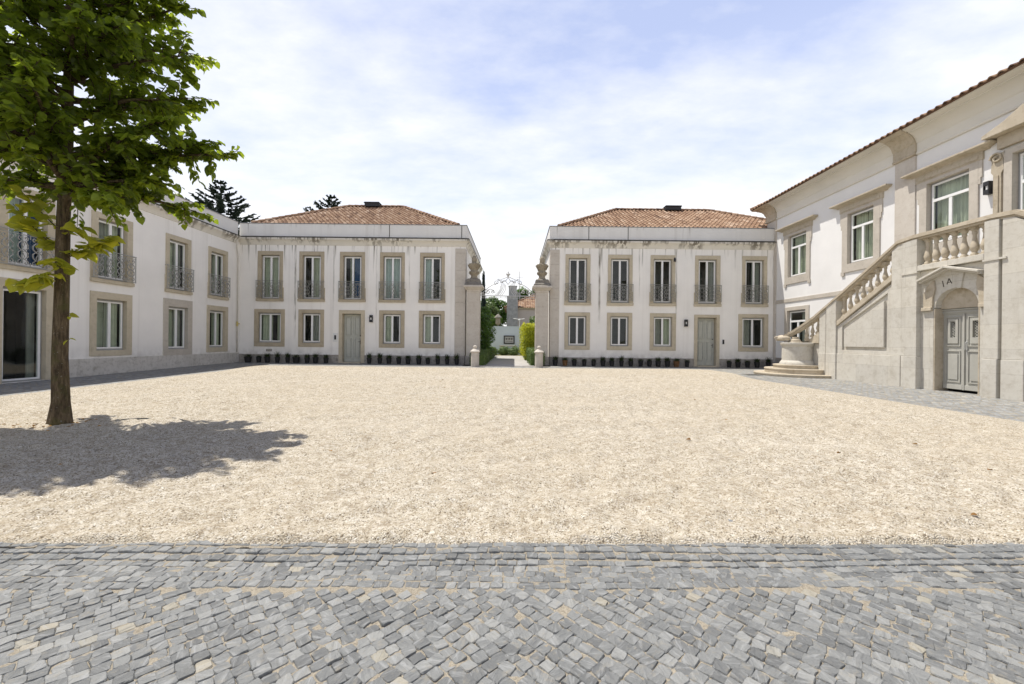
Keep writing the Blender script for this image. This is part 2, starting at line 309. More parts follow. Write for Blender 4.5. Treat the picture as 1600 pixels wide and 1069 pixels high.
# ------------------------------------------------------------------ mesh helpers
class MB:
    """collects faces in the local frame of a thing and links them as ONE mesh object.
    frame f maps (s, d, z) to local x, y, z:  s along the wall, d outward from it"""
    def __init__(s, f=None): s.v = []; s.f = []; s.tone = []; s.grain = []; s.fr = f or (lambda a, b, c: (a, b, c)); s.t = None; s.g = None
    def vert(s, a, b, c): s.v.append(s.fr(a, b, c)); return len(s.v)-1
    def face(s, idx):
        s.f.append(tuple(idx))
        s.tone.append(0.5 if s.t is None else s.t); s.grain.append(0.0 if s.g is None else s.g)
    def poly(s, pts): s.face([s.vert(*p) for p in pts])
    def box(s, a0, a1, b0, b1, c0, c1):
        i = [s.vert(a, b, c) for c in (c0, c1) for a, b in ((a0, b0), (a1, b0), (a1, b1), (a0, b1))]
        for q in ((3, 2, 1, 0), (4, 5, 6, 7), (0, 1, 5, 4), (1, 2, 6, 5), (2, 3, 7, 6), (3, 0, 4, 7)): s.face([i[k] for k in q])
    def prism(s, poly, d0, d1):
        """poly in (s, z), extruded over d"""
        n = len(poly)
        a = [s.vert(p[0], d0, p[1]) for p in poly]; b = [s.vert(p[0], d1, p[1]) for p in poly]
        s.face(a[::-1]); s.face(b)
        for k in range(n): s.face((a[k], a[(k+1) % n], b[(k+1) % n], b[k]))
    def ring(s, o, i, d0, d1):
        """rectangular frame: o, i = (s0, s1, z0, z1)"""
        def r(q, d): return [s.vert(q[0], d, q[2]), s.vert(q[1], d, q[2]), s.vert(q[1], d, q[3]), s.vert(q[0], d, q[3])]
        A, B, Cc, D = r(o, d0), r(o, d1), r(i, d0), r(i, d1)
        for k in range(4):
            n = (k+1) % 4
            s.face((B[k], B[n], D[n], D[k])); s.face((A[n], A[k], Cc[k], Cc[n])); s.face((A[k], A[n], B[n], B[k])); s.face((Cc[n], Cc[k], D[k], D[n]))
    def tube(s, pts, r, n=5, cap=True, closed=False):
        P = [Vector(p) for p in pts]; rr = r if hasattr(r, '__len__') else [r]*len(P); rings = []
        up = Vector((0.13, 0.31, 0.94))
        for k, p in enumerate(P):
            t = (P[min(k+1, len(P)-1)]-P[max(k-1, 0)])
            if closed: t = P[(k+1) % len(P)]-P[k-1]
            t = t.normalized() if t.length > 1e-9 else Vector((0, 0, 1))
            a = t.cross(up)
            if a.length < 0.05: a = t.cross(Vector((1, 0, 0)))
            a.normalize(); b = t.cross(a)
            rings.append([s.vert(*(p+(a*math.cos(2*math.pi*q/n)+b*math.sin(2*math.pi*q/n))*rr[k])) for q in range(n)])
        m = len(rings)
        for k in range(m if closed else m-1):
            A, B = rings[k], rings[(k+1) % m]
            for q in range(n): s.face((A[q], A[(q+1) % n], B[(q+1) % n], B[q]))
        if cap and not closed: s.face(rings[0][::-1]); s.face(rings[-1])
    def lathe(s, prof, c=(0, 0), n=16, sq=False):
        """prof = (radius, z); around (s, d) = c"""
        rings = []
        for r, z in prof:
            if sq: rings.append([s.vert(c[0]+r*x, c[1]+r*y, z) for x, y in ((-1, -1), (1, -1), (1, 1), (-1, 1))])
            else: rings.append([s.vert(c[0]+r*math.cos(2*math.pi*q/n), c[1]+r*math.sin(2*math.pi*q/n), z) for q in range(n)])
        m = len(rings[0])
        for A, B in zip(rings, rings[1:]):
            for q in range(m): s.face((A[q], A[(q+1) % m], B[(q+1) % m], B[q]))
        s.face(rings[0][::-1]); s.face(rings[-1])
    def sweep(s, path, prof):
        """profile (out, z) swept along a (s, d) path; 'out' is to the right of travel, mitred"""
        P = [Vector(p) for p in path]; rings = []
        for k, p in enumerate(P):
            def nr(a, b):
                t = (b-a).normalized(); return Vector((t.y, -t.x))
            n1 = nr(P[k-1], p) if k > 0 else nr(p, P[k+1]); n2 = nr(p, P[k+1]) if k < len(P)-1 else n1
            n = (n1+n2); n = n/max(0.2, n.dot(n1))
            rings.append([s.vert(p.x+n.x*o, p.y+n.y*o, z) for o, z in prof])
        for A, B in zip(rings, rings[1:]):
            for q in range(len(prof)): s.face((A[q], A[(q+1) % len(prof)], B[(q+1) % len(prof)], B[q]))
        s.face(rings[0]); s.face(rings[-1][::-1])
    def mesh(s, name, mat, smooth=False, recalc=True, weld=False):
        me = bpy.data.meshes.new(name); me.from_pydata(s.v, [], s.f)
        if any(x != 0.5 for x in s.tone):
            a = me.attributes.new('tone', 'FLOAT', 'FACE'); a.data.foreach_set('value', s.tone)
        if any(s.grain):
            a = me.attributes.new('grain', 'FLOAT_VECTOR', 'FACE'); a.data.foreach_set('vector', [c for g in s.grain for c in (g, 0, 0)])
        if recalc:
            bm = bmesh.new(); bm.from_mesh(me)
            if weld: bmesh.ops.remove_doubles(bm, verts=bm.verts, dist=1e-4)
            bmesh.ops.recalc_face_normals(bm, faces=bm.faces); bm.to_mesh(me); bm.free()
        if smooth: me.polygons.foreach_set('use_smooth', [True]*len(me.polygons))
        me.materials.append(mat); return me
    def build(s, name, mat, parent=None, smooth=False, recalc=True, bevel=0, weld=False, auto=False):
        o = bpy.data.objects.new(name, s.mesh(name, mat, smooth, recalc, weld)); C.objects.link(o)
        if parent: o.parent = parent
        if auto: sharp(o.data)
        if bevel:
            md = o.modifiers.new('bevel', 'BEVEL'); md.width = bevel; md.segments = 2; md.limit_method = 'ANGLE'; md.angle_limit = R(40)
        return o
def sharp(me, ang=38):
    bm = bmesh.new(); bm.from_mesh(me)
    for e in bm.edges:
        if len(e.link_faces) == 2: e.smooth = e.calc_face_angle(0) < R(ang)
    for f in bm.faces: f.smooth = True
    bm.to_mesh(me); bm.free()
def tag(o, label=None, cat=None, group=None, kind=None):
    for k, v in (('label', label), ('category', cat), ('group', group), ('kind', kind)):
        if v: o[k] = v
    return o
def thing(name, label, cat, loc=(0, 0, 0), rz=0, group=None):
    o = bpy.data.objects.new(name, None); C.objects.link(o); o.location = loc; o.rotation_euler = (0, 0, rz); o.empty_display_size = 0.2
    return tag(o, label, cat, group)
def copy_tree(o, parent=None):
    c = o.copy(); C.objects.link(c); c.parent = parent
    for ch in list(o.children): copy_tree(ch, c)
    return c

def sm(a, b, x):
    t = np.clip((x-a)/(b-a), 0, 1); return t*t*(3-2*t)
def gz(x, y):
    """height of the court: it falls a little towards the near left, with a gutter dip in the near cobbles"""
    z = -0.012*np.clip(21.5-y, 0, 12)*sm(-9, -13.5, x)
    z = z-0.024*np.exp(-((y-2.42)/0.13)**2)+0.0*x
    return z

# ------------------------------------------------------------------ ground
def vnoise(X, Y, scale, seed):
    """smooth value noise on numpy arrays"""
    r = np.random.default_rng(seed); G = r.random((256, 256))
    x = X*scale+500; y = Y*scale+500; xi = np.floor(x).astype(int); yi = np.floor(y).astype(int)
    fx = x-xi; fy = y-yi; fx = fx*fx*(3-2*fx); fy = fy*fy*(3-2*fy)
    g = lambda a, b: G[a % 256, b % 256]
    return (g(xi, yi)*(1-fx)+g(xi+1, yi)*fx)*(1-fy)+(g(xi, yi+1)*(1-fx)+g(xi+1, yi+1)*fx)*fy-0.5
def grid(name, X, Y, Z, mat, kind='structure', smooth=True):
    nx, ny = X.shape; v = np.stack([X, Y, Z], -1).reshape(-1, 3)
    i = np.arange(nx*ny).reshape(nx, ny)
    f = np.stack([i[:-1, :-1], i[1:, :-1], i[1:, 1:], i[:-1, 1:]], -1).reshape(-1, 4)
    me = bpy.data.meshes.new(name); me.from_pydata(v.tolist(), [], f.tolist())
    if smooth: me.polygons.foreach_set('use_smooth', [True]*len(me.polygons))
    me.materials.append(mat); o = bpy.data.objects.new(name, me); C.objects.link(o); return tag(o, kind=kind)
g = MB(); g.poly([(-900, -600, -0.32), (900, -600, -0.32), (900, 1500, -0.32), (-900, 1500, -0.32)])
tag(g.build('ground', M['ground'], recalc=False), kind='structure')
xs = np.linspace(-15.3, 14.4, 120); ys = np.concatenate([np.linspace(-6, 1.2, 12), np.linspace(1.3, 3.2, 40), np.linspace(3.5, 23.2, 60)])
X, Y = np.meshgrid(xs, ys, indexing='ij')
grid('cobbles', X, Y, gz(X, Y)-0.012, M['cobbles'])
def y_front(x): return 2.69+0.018*x
def x_right(y):
    # gravel edge on the right: straight, then rounding off towards the far right corner
    return 8.85+0.75*sm(14.5, 18.5, y)-0.0*y
def x_left(y): return -11.95-0.9*sm(16.5, 20.5, y)
def y_back(x): return 20.15+0.055*(x+2)*(x > -2)+0.25*sm(-9, -12.5, x)
# gravel: a sheet of trodden loose stone
u = np.linspace(0, 1, 400); q = np.linspace(0, 1, 330)**1.35
U, Q = np.meshgrid(u, q, indexing='ij')
Y = 2.6+(20.3-2.6)*Q
X = x_left(Y)+(x_right(Y)-x_left(Y))*U
yb = y_back(X); Y2 = y_front(X)-.05+(Y-2.6)/(20.3-2.6)*(yb-y_front(X)+.05)
# round the far right corner
cx = np.clip((X-8.2)/1.5, 0, 1); Y2 = Y2-np.where(Y2 > 17, cx**2*(Y2-17)*0.15, 0)
Y = Y2
nz = 0.034*vnoise(X, Y, 3.6, 1)+0.048*vnoise(X, Y, 7.5, 2)+0.032*vnoise(X, Y, 15, 3)+0.02*vnoise(X, Y, 1.1, 5)
edge = np.minimum.reduce([U*20, (1-U)*20, (Y-y_front(X)+.05)*16, (1-Q)*12]).clip(0, 1)
ragged = 0
grid('gravel', X, Y+ragged, gz(X, Y)-0.012+(nz+0.042)*edge, M['gravel'])
# sand bedding of the near setts
xs = np.linspace(-6.4, 6.4, 300); ys = np.linspace(0.4, 2.70, 200)
X, Y = np.meshgrid(xs, ys, indexing='ij')
grid('joint_sand', X, Y+0.018*X*(Y > 2.6), gz(X, Y)-0.0015+0.006*vnoise(X, Y, 9, 21)+0.008*vnoise(X, Y, 30, 22), M['sand'])
# the setts themselves
def sett(mb, cx, cy, hx, hy, ang, zt):
    mb.t = random.random(); mb.g = random.random()
    jit = lambda k: 1+random.uniform(-k, k)
    base = [(-hx*jit(.17), -hy*jit(.15)), (hx*jit(.17), -hy*jit(.15)), (hx*jit(.17), hy*jit(.15)), (-hx*jit(.17), hy*jit(.15))]
    out = []
    for k in range(4):
        p0, p, p1 = base[k-1], base[k], base[(k+1) % 4]; c = random.uniform(0.10, 0.34)
        out.append((p[0]+(p0[0]-p[0])*c*.5, p[1]+(p0[1]-p[1])*c*.5)); out.append((p[0]+(p1[0]-p[0])*c*.5, p[1]+(p1[1]-p[1])*c*.5))
        out.append(((p[0]+p1[0])/2*jit(.06), (p[1]+p1[1])/2*jit(.06)))
    ca, sa = math.cos(ang), math.sin(ang); tx, ty = random.gauss(0, .022), random.gauss(0, .022); rings = []
    for sc, dz in ((1.03, -0.03), (1.01, -0.005), (0.90, 0.0)):
        ring = []
        for x, y in out:
            x *= sc; y *= sc; zz = zt+dz+(tx*x+ty*y if dz > -0.04 else 0)+(random.uniform(-.0016, .0016) if dz > -.02 else 0)
            ring.append(mb.vert(cx+x*ca-y*sa, cy+x*sa+y*ca, zz))
        rings.append(ring)
    for A, B in zip(rings, rings[1:]):
        for k in range(12): mb.face((A[k], A[(k+1) % 12], B[(k+1) % 12], B[k]))
    mb.face(rings[-1])
mb = MB()
rowy = 0.0; HX = 6.2
while rowy < 0.50:                      # rows laid along the edge, forming the gutter
    d = random.uniform(.056, .069); x = -HX+random.uniform(0, .1)
    while x < HX:
        wdt = random.uniform(.052, .092); yc = y_front(x)-rowy-d/2+.012*math.sin(x*2.2+rowy*9)
        sett(mb, x+wdt/2, yc+random.uniform(-.005, .005), wdt/2-.0012, d/2-.0018, random.gauss(0, .06), float(gz(np.float64(x), np.float64(yc)))+0.004+random.gauss(0, .0016)); x += wdt
    rowy += d
EDGE = rowy
P = 0.061
for side in (-1, 1):                    # diagonal courses, mirrored about the middle of the court
    for a in range(-110, 170):
        off = random.uniform(0, 1); wob = random.uniform(0, 6)
        for b in range(-110, 170):
            ax = (a+0.5)*P; bx = (b+0.5+off*.5+.05*math.sin(b*.9+wob))*P*0.95
            x = side*((ax-bx)*0.7071); y = (ax+bx)*0.7071-1.5
            x += 0.018*math.sin(y*3.1)+random.gauss(0, .0025); y += 0.02*math.sin(x*2.3)+random.gauss(0, .0025)
            if side*x < -0.02 or side*x > HX or y < 0.5 or y > y_front(x)-EDGE-0.022: continue
            if random.random() < .004: continue
            sett(mb, x, y, P/2-random.uniform(-.0015, .004), P*.95/2-random.uniform(-.003, .001), side*R(45)+random.gauss(0, .09), float(gz(np.float64(x), np.float64(y)))+0.004+random.gauss(0, .0016))
tag(mb.build('setts', M['sett'], smooth=True, recalc=False), kind='structure'); sharp(bpy.data.objects['setts'].data, 30)

# ------------------------------------------------------------------ building parts
def wall_sheet(mb, s0, s1, z0, z1, holes, d=0.0):
    """a wall face at depth d with rectangular holes"""
    S = sorted({s0, s1, *[v for h in holes for v in h[:2] if s0 < v < s1]}); Z = sorted({z0, z1, *[v for h in holes for v in h[2:] if z0 < v < z1]})
    for a, b in zip(S, S[1:]):
        for c, e in zip(Z, Z[1:]):
            ms, mz = (a+b)/2, (c+e)/2
            if any(h[0] < ms < h[1] and h[2] < mz < h[3] for h in holes): continue
            mb.poly([(a, d, c), (b, d, c), (b, d, e), (a, d, e)])
def spiral(c, r0, a0, turns, n=14, hand=1, r1=0.12):
    out = []
    for k in range(n+1):
        t = k/n; r = r0*(1-t)+r0*r1*t; a = a0+hand*turns*2*math.pi*t
        out.append((c[0]+r*math.cos(a), c[1]+r*math.sin(a)))
    return out
def railing_mb(fr, s0, s1, z0, z1, d, r=0.017, units=4):
    """wrought iron window guard: rails, posts and lyre scrolls"""
    m = MB(fr); W = s1-s0; H = z1-z0
    P = lambda q: [(a, d, b) for a, b in q]
    m.box(s0-.02, s1+.02, d-.022, d+.022, z1-.022, z1); m.box(s0, s1, d-.014, d+.014, z0+.02, z0+.04); m.box(s0, s1, d-.012, d+.012, z1-.11, z1-.095)
    for a in (s0, s1):
        m.box(a-.011, a+.011, d-.011, d+.011, z0, z1-.02)
        m.box(a-.009, a+.009, 0.0, d, z1-.024, z1-.006); m.box(a-.009, a+.009, 0.0, d, z0+.021, z0+.037)
    zb, zt = z0+.04, z1-.11; zm = (zb+zt)/2
    step = W/units
    for k in range(units+1):
        c = s0+k*step
        if 0 < k < units: m.tube(P([(c, zb), (c, zb+.10*H), ]), r*.8, 4)
        if 0 < k < units: m.tube(P([(c, zt), (c, zt-.10*H), ]), r*.8, 4)
    for k in range(units):
        c = s0+(k+.5)*step; h = step*.40
        for e in (-1, 1):
            # elongated hexagon side, curling into scrolls at both ends
            side = [(c+e*h*.30, zb+.17*H), (c+e*h*.85, zb+.27*H), (c+e*h*.85, zm-.07*H), (c+e*h*.32, zm), (c+e*h*.85, zm+.07*H), (c+e*h*.85, zt-.27*H), (c+e*h*.30, zt-.17*H)]
            m.tube(P(side), r, 4)
            for zc, hd in ((zb+.085*H, -1), (zt-.085*H, 1)):
                m.tube(P(spiral((c+e*h*.52, zc), h*.46, math.pi/2*(-hd)+0, .95, 9, e*hd)), r*.9, 4)
        for zc in (zm-.17*H, zm+.17*H):
            m.tube(P([(c, zc-.10*H), (c+h*.28, zc), (c, zc+.10*H), (c-h*.28, zc)]), r*.8, 4, closed=True)
        for zc in (zm,):
            m.tube(P([(c+h*.24*math.cos(q), zc+h*.24*math.sin(q)) for q in np.linspace(0, 2*math.pi, 8, endpoint=False)]), r*.8, 4, closed=True)
    return m
def curtain_mb(fr, a, b, z0, z1, d, waves=5):
    m = MB(fr); n = max(8, waves*6); ph = random.uniform(0, 6)
    P = [(a+(b-a)*k/n, d+.03*math.sin(ph+waves*2*math.pi*k/n)+.012*math.sin(2.3*k)) for k in range(n+1)]
    for p, q_ in zip(P, P[1:]): m.poly([(p[0], p[1], z0), (q_[0], q_[1], z0), (q_[0], q_[1], z1), (p[0], p[1], z1)])
    return m
def window(fr, root, o, sash, look='gg', mat='limestone', rail=None, transom=None, ears=0, label=None, rail_mat='iron', units=4, ajar=None, single=False, proud=0.035):
    """o = outer stone surround (s0,s1,z0,z1), sash = white frame rectangle. Returns the wall hole."""
    s0, s1, z0, z1 = o; a0, a1, b0, b1 = sash
    a0, a1 = min(a0, a1), max(a0, a1); s0, s1 = min(s0, s1), max(s0, s1)
    D = -0.15
    m = MB(fr); f = .055
    m.ring((a0, a1, b0, b1), (a0+f, a1-f, b0+f, b1-f), D, D+.06)
    mid = (a0+a1)/2; ztop = transom-.04 if transom else b1-f
    if not single: m.box(mid-.05, mid+.05, D+.002, D+.068, b0+f, ztop)
    if transom: m.box(a0+f, a1-f, D+.002, D+.075, transom-.045, transom+.045)
    wn = m.build('window', M['white_paint'], root); tag(wn, label)
    m = MB(fr); inner = (a0-.06, a1+.06, b0-.06, b1+.06)
    m.ring(o, inner, D-.06, proud)
    if ears:
        m.box(s0-ears, s0, -.02, proud-.004, z0-.001, z0+.75); m.box(s1, s1+ears, -.02, proud-.004, z0-.001, z0+.75)
        m.box(s0-ears-.01, s1+ears+.01, -.02, proud+.05, z0-.002, z0+.13)
    m.build('surround', M[mat], wn, bevel=.008)
    m = MB(fr); m.ring((a0-.059, a1+.059, b0-.059, b1+.059), (a0+.004, a1-.004, b0+.004, b1-.004), D-.05, D+.03)
    m.build('casing', M['casing'], wn)
    m = MB(fr); m.poly([(a0+f-.004, D+.03, b0+f-.004), (a1-f+.004, D+.03, b0+f-.004), (a1-f+.004, D+.03, b1-f+.004), (a0+f-.004, D+.03, b1-f+.004)])
    m.build('pane', M['glass'], wn, recalc=False)
    m = MB(fr); e = .35; dd = -1.3
    q = [(a0-e, b0-.1), (a1+e, b0-.1), (a1+e, b1+.1), (a0-e, b1+.1)]
    for (p, r_) in zip(q, q[1:]+q[:1]): m.poly([(p[0], D-.062, p[1]), (r_[0], D-.062, r_[1]), (r_[0], dd, r_[1]), (p[0], dd, p[1])])
    m.poly([(p[0], dd, p[1]) for p in q])
    for (qa, qb, qc, qd) in ((a0-e, a0-.05, b0-.1, b1+.1), (a1+.05, a1+e, b0-.1, b1+.1)): m.poly([(qa, D-.062, qc), (qb, D-.062, qc), (qb, D-.062, qd), (qa, D-.062, qd)])
    m.build('recess', M['room'], wn, recalc=False)
    for k, ch in enumerate(look):
        p0 = a0+(a1-a0)*k/len(look); p1 = a0+(a1-a0)*(k+1)/len(look)
        if ch == 'd': continue
        if ch in 'gh': curtain_mb(fr, p0+(.0 if ch == 'g' else (p1-p0)*.45), p1, b0, b1, D-.14 if ch == 'g' else D-.2, 4).build('curtain', M['curtain'], wn, recalc=False, smooth=True)
        elif ch in 'bc': curtain_mb(fr, p0, p1, b0, b1, D-.15, 4).build('curtain', M['sheet_blue' if ch == 'b' else 'curtain_pale'], wn, recalc=False, smooth=True)  # b is the plain deep blue sheet, c a pale curtain
        elif ch == 's': curtain_mb(fr, p0, p1, b0, b1, D-.16, 4).build('curtain', M['curtain_grey'], wn, recalc=False, smooth=True)
    if rail: railing_mb(fr, *rail, .13, units=units).build('balcony_railing', M[rail_mat], wn, recalc=False)
    return (s0+.02, s1-.02, z0+.02, z1-.02)
def door(fr, root, o, leaf, d=-.22, label=None, double=False, handle_side=1):
    s0, s1, z0, z1 = o; a0, a1, b0, b1 = leaf
    m = MB(fr); m.box(a0, a1, d-.05, d, b0, b1)
    mid = (a0+a1)/2
    for e, x0, x1 in ((0, a0, mid), (1, mid, a1)):
        for c0, c1 in ((b0+.25, b0+(b1-b0)*.50), (b0+(b1-b0)*.56, b1-.14)):
            m.ring((x0+.09, x1-.09, c0, c1), (x0+.125, x1-.125, c0+.03, c1-.03), d, d+.035)
            m.box(x0+.15, x1-.15, d, d+.022, c0+.05, c1-.05)
        m.box(x0+.05, x1-.05, d, d+.018, b0+.03, b0+.19)
    m.box(mid-.018, mid+.018, d, d+.02, b0+.01, b1-.01)
    dr = m.build('door', M['door_grey'], root, bevel=.004); tag(dr, label)
    m = MB(fr); hx = a1-.09 if handle_side > 0 else a0+.09
    m.box(hx-.03, hx+.03, d, d+.02, b0+.98, b0+1.2); m.tube([(hx, d+.01, b0+1.12), (hx, d+.07, b0+1.12), (hx-.1*handle_side, d+.075, b0+1.12)], .012, 6)
    m.lathe([(.02, b0+1.42), (.028, b0+1.44), (.028, b0+1.47), (.02, b0+1.49)], (hx, d+.015), 8)
    m.build('handle', M['black_metal'], dr)
    m = MB(fr)
    for x0, x1, y0, y1 in ((s0, a0-.02, z0, z1), (a1+.02, s1, z0, z1), (a0-.02, a1+.02, b1+.02, z1)): m.box(x0, x1, d-.06, .04, y0, y1)
    m.box(a0-.018, a1+.018, d-.04, .10, -.05, b0-.005)
    m.build('surround', M['limestone'], dr, bevel=.008)
    m = MB(fr); m.box(s0+.05, s1-.05, d-.14, d-.075, z0, z1-.05); m.build('backing', M['room'], dr)
    return (s0+.02, s1-.02, z0-.5, z1-.02)
def wall_lamp(fr, root, s, z, label=None):
    m = MB(fr); m.box(s-.045, s+.045, 0, .03, z-.13, z+.13)
    l = m.build('wall_lamp', M['black_metal'], root); tag(l, label)
    m = MB(fr)
    for z0, z1 in ((z-.19, z-.15), (z+.15, z+.19)): m.box(s-.075, s+.075, .0, .15, z0, z1)
    for x0, x1 in ((s-.075, s-.06), (s+.06, s+.075)): m.box(x0, x1, .0, .15, z-.149, z+.149)
    m.box(s-.059, s+.059, .135, .15, z-.149, z-.06); m.box(s-.059, s+.059, .135, .15, z+.06, z+.149)
    m.build('lamp_shade', M['black_metal'], l)
    m = MB(fr); m.lathe([(.045, z-.10), (.045, z+.10)], (s, .085), 10); m.build('lens', M['plastic_white'], l)
def tile_slope(mb, e0, e1, r0, r1, per=0.24, row=0.36, amp=0.045, n=6):
    """roman tiles on the slope from eave e0-e1 up to ridge r0-r1 (local xyz points); hips are clipped"""
    e0, e1, r0, r1 = map(Vector, (e0, e1, r0, r1))
    ax = (e1-e0).normalized(); L = (e1-e0).length
    upv = (r0-e0); upv = upv-ax*upv.dot(ax); H = upv.length; upv.normalize(); nor = ax.cross(upv).normalized()
    if nor.z < 0: nor = -nor
    xl1 = (r0-e0).dot(ax); xr1 = (r1-e0).dot(ax)
    nr = max(1, round(H/row)); cols = int(L/per)+1
    for i in range(nr):
        v0 = H*i/nr; v1 = H*(i+1)/nr
        for c in range(cols):
            mb.t = min(1, max(0, random.gauss(.55, .22)))
            for k in range(n):
                X = []
                for kk in (k, k+1):
                    for v, lift in ((v0, .030), (v1+.02, .0)):
                        x = (c+kk/n)*per; lo = xl1*v/H; hi = L+(xr1-L)*v/H
                        xc = min(max(x, lo), hi); ph = kk/n
                        z = amp*math.sin(math.pi*min(1, ph/.62)) if ph < .62 else -amp*.45*math.sin(math.pi*(ph-.62)/.38)
                        X.append((e0+ax*xc+upv*v+nor*(z+lift), x < lo-per*.6 or x > hi+per*.6, xc))
                if X[0][2] == X[2][2] and X[1][2] == X[3][2]: continue
                i4 = [mb.vert(*X[j][0]) for j in (0, 2, 3, 1)]; mb.face(i4)
                # the little riser at the lower lip of each tile
                lo_ = X[0][0]-nor*.034; hi_ = X[2][0]-nor*.034
                mb.face([mb.vert(*lo_), mb.vert(*hi_), i4[1], i4[0]])
def ridge_caps(mb, a, b, r=.10, seg=.38):
    a, b = Vector(a), Vector(b); L = (b-a).length; n = max(1, round(L/seg)); t = (b-a)/n
    side = t.cross(Vector((0, 0, 1))).normalized(); up = side.cross(t).normalized()
    for k in range(n):
        mb.t = min(1, max(0, random.gauss(.5, .22))); p = a+t*k; q_ = a+t*(k+1.08); A = []; B = []
        for j in range(8):
            an = math.pi*j/7; A.append(mb.vert(*(p+side*math.cos(an)*r*1.15+up*(math.sin(an)*r*1.15-.02)))); B.append(mb.vert(*(q_+side*math.cos(an)*r*.9+up*(math.sin(an)*r*.9-.02))))
        for j in range(7): mb.face((A[j], A[j+1], B[j+1], B[j]))
        mb.face(A)

CORN = [(0.0, 6.43), (0.03, 6.44), (0.03, 6.47), (0.045, 6.50), (0.07, 6.56), (0.12, 6.64), (0.18, 6.70), (0.20, 6.72), (0.20, 6.80), (0.0, 6.82)]
LEDGE = [(0.0, 6.822), (0.205, 6.803), (0.22, 6.83), (0.17, 6.865), (0.05, 6.905), (0.0, 6.905)]
PARA = [(-0.25, 6.86), (0.045, 6.86), (0.045, 7.585), (-0.25, 7.585)]
COPE = [(-0.27, 7.587), (0.075, 7.587), (0.075, 7.615), (-0.1, 7.64), (-0.27, 7.63)]
D0 = 22.8
def pavilion(name, label, cx, xa, xb, gate, wins, drs, matw, matc, ridge, eave, vent, lamp, panel, seedv):
    root = thing(name, label, 'building', (cx, D0, 0))
    fr = lambda s, d, z: (s-cx, -d, z)
    holes = []
    for kw in wins: holes.append(window(fr, root, **kw))
    holes.append(door(fr, root, **drs))
    m = MB(fr); wall_sheet(m, xa, xb, -.3, 6.9, holes)
    gx = xb if gate > 0 else xa; ox = xa if gate > 0 else xb
    m.poly([(gx, 0, -.3), (gx, -9.3, -.3), (gx, -9.3, 6.9), (gx, 0, 6.9)]); m.poly([(ox, 0, -.3), (ox, -9.3, -.3), (ox, -9.3, 6.9), (ox, 0, 6.9)])
    m.poly([(xa, -9.3, -.3), (xb, -9.3, -.3), (xb, -9.3, 6.9), (xa, -9.3, 6.9)]); m.poly([(xa, 0, 6.9), (xb, 0, 6.9), (xb, -9.3, 6.9), (xa, -9.3, 6.9)])
    m.build('wall', M[matw], root, recalc=False)
    path = [(xb, -9.3), (xb, 0), (xa, 0)] if gate > 0 else [(xb, 0), (xa, 0), (xa, -9.3)]
    for nm, pr, mt in (('cornice', CORN, matc), ('ledge', LEDGE, 'moss'), ('parapet', PARA, 'parapet'), ('coping', COPE, 'zinc')):
        m = MB(fr); m.sweep(path, [(p, z) for p, z in pr]); m.build(nm, M[mt], root)
    # joints where the parapet was built in lengths
    for jx in panel['joints']:
        m = MB(fr); m.tube([(jx, .05, 6.9), (jx, .05, 7.585)], .018, 5); m.build('parapet_joint', M['moss'], root)
    # plinth in slabs, cut at the door
    o = drs['o']
    for a, b in ((xa, o[0]), (o[1], xb)):
        x = a; m = MB(fr)
        while x < b-.02:
            e = min(b, x+random.uniform(.8, 1.5))
            if b-e < .35: e = b
            m.box(x+.003, e-.003, -.05, .03+random.uniform(-.003, .003), -.3, .44); x = e
        m.build('plinth', M['plinth'], root, bevel=.006)
    m = MB(fr); z = .44; ga, gb = (gx-.56, gx+.012) if gate > 0 else (gx-.012, gx+.50)
    while z < 6.33:
        e = min(6.335, z+random.uniform(.55, .95)); m.box(ga, gb, -.5, .035, z+.003, e-.003); z = e
    m.build('quoin', M['quoin'], root, bevel=.006)
    if lamp: wall_lamp(fr, root, lamp[0], lamp[1])
    p = panel['icom']; m = MB(fr); m.box(p[0]-p[2], p[0]+p[2], 0, .02, p[1]-p[3], p[1]+p[3]); ic = m.build('intercom', M['plastic_white'], root)
    m = MB(fr); m.box(p[0]-.045, p[0]+.045, .02, .045, p[1]-.12, p[1]+.12); m.lathe([(.02, p[1]-.07), (.02, p[1]-.05)], (p[0], .045), 8); m.build('call_button', M['black_metal'], ic)
    if panel.get('vent'):
        q = panel['vent']; m = MB(fr); m.ring(q, (q[0]+.02, q[1]-.02, q[2]+.015, q[3]-.015), 0, .012)
        for k in range(4): m.box(q[0]+.02, q[1]-.02, .001, .008, q[2]+.02+k*.022, q[2]+.032+k*.022)
        m.build('vent_grille', M['vent_metal'], root)
    for (x, z, rr) in panel.get('spots', []):
        m = MB(fr); m.lathe([(rr, z-.12), (rr*1.1, z), (rr*.6, z+.1)], (x, .05), 8); m.build('camera_housing', M['black_metal'], root)
    # hipped roof
    (r0, r1), rz = ridge; (e0, e1), ez = eave; yf, yb_, ym = -.45, -8.85, -4.6
    m = MB(fr)
    F0, F1, B0, B1, R0, R1 = (e0, yf, ez), (e1, yf, ez), (e0, yb_, ez), (e1, yb_, ez), (r0, ym, rz), (r1, ym, rz)
    lo = MB(fr); L = lambda p: Vector(fr(*p))
    lo.fr = lambda a, b, c: (a, b, c)
    tile_slope(lo, L(F0), L(F1), L(R0), L(R1)); tile_slope(lo, L(B1), L(B0), L(R1), L(R0), n=4)
    tile_slope(lo, L(B0), L(F0), L(R0), L(R0)); tile_slope(lo, L(F1), L(B1), L(R1), L(R1))
    for a, b in ((F0, R0), (F1, R1), (R0, R1), (B0, R0), (B1, R1)): ridge_caps(lo, L(a)+Vector((0, 0, .05)), L(b)+Vector((0, 0, .05)))
    rf = lo.build('roof', M['tile'], root, recalc=False)
    m = MB(fr); v0, v1, v2 = vent
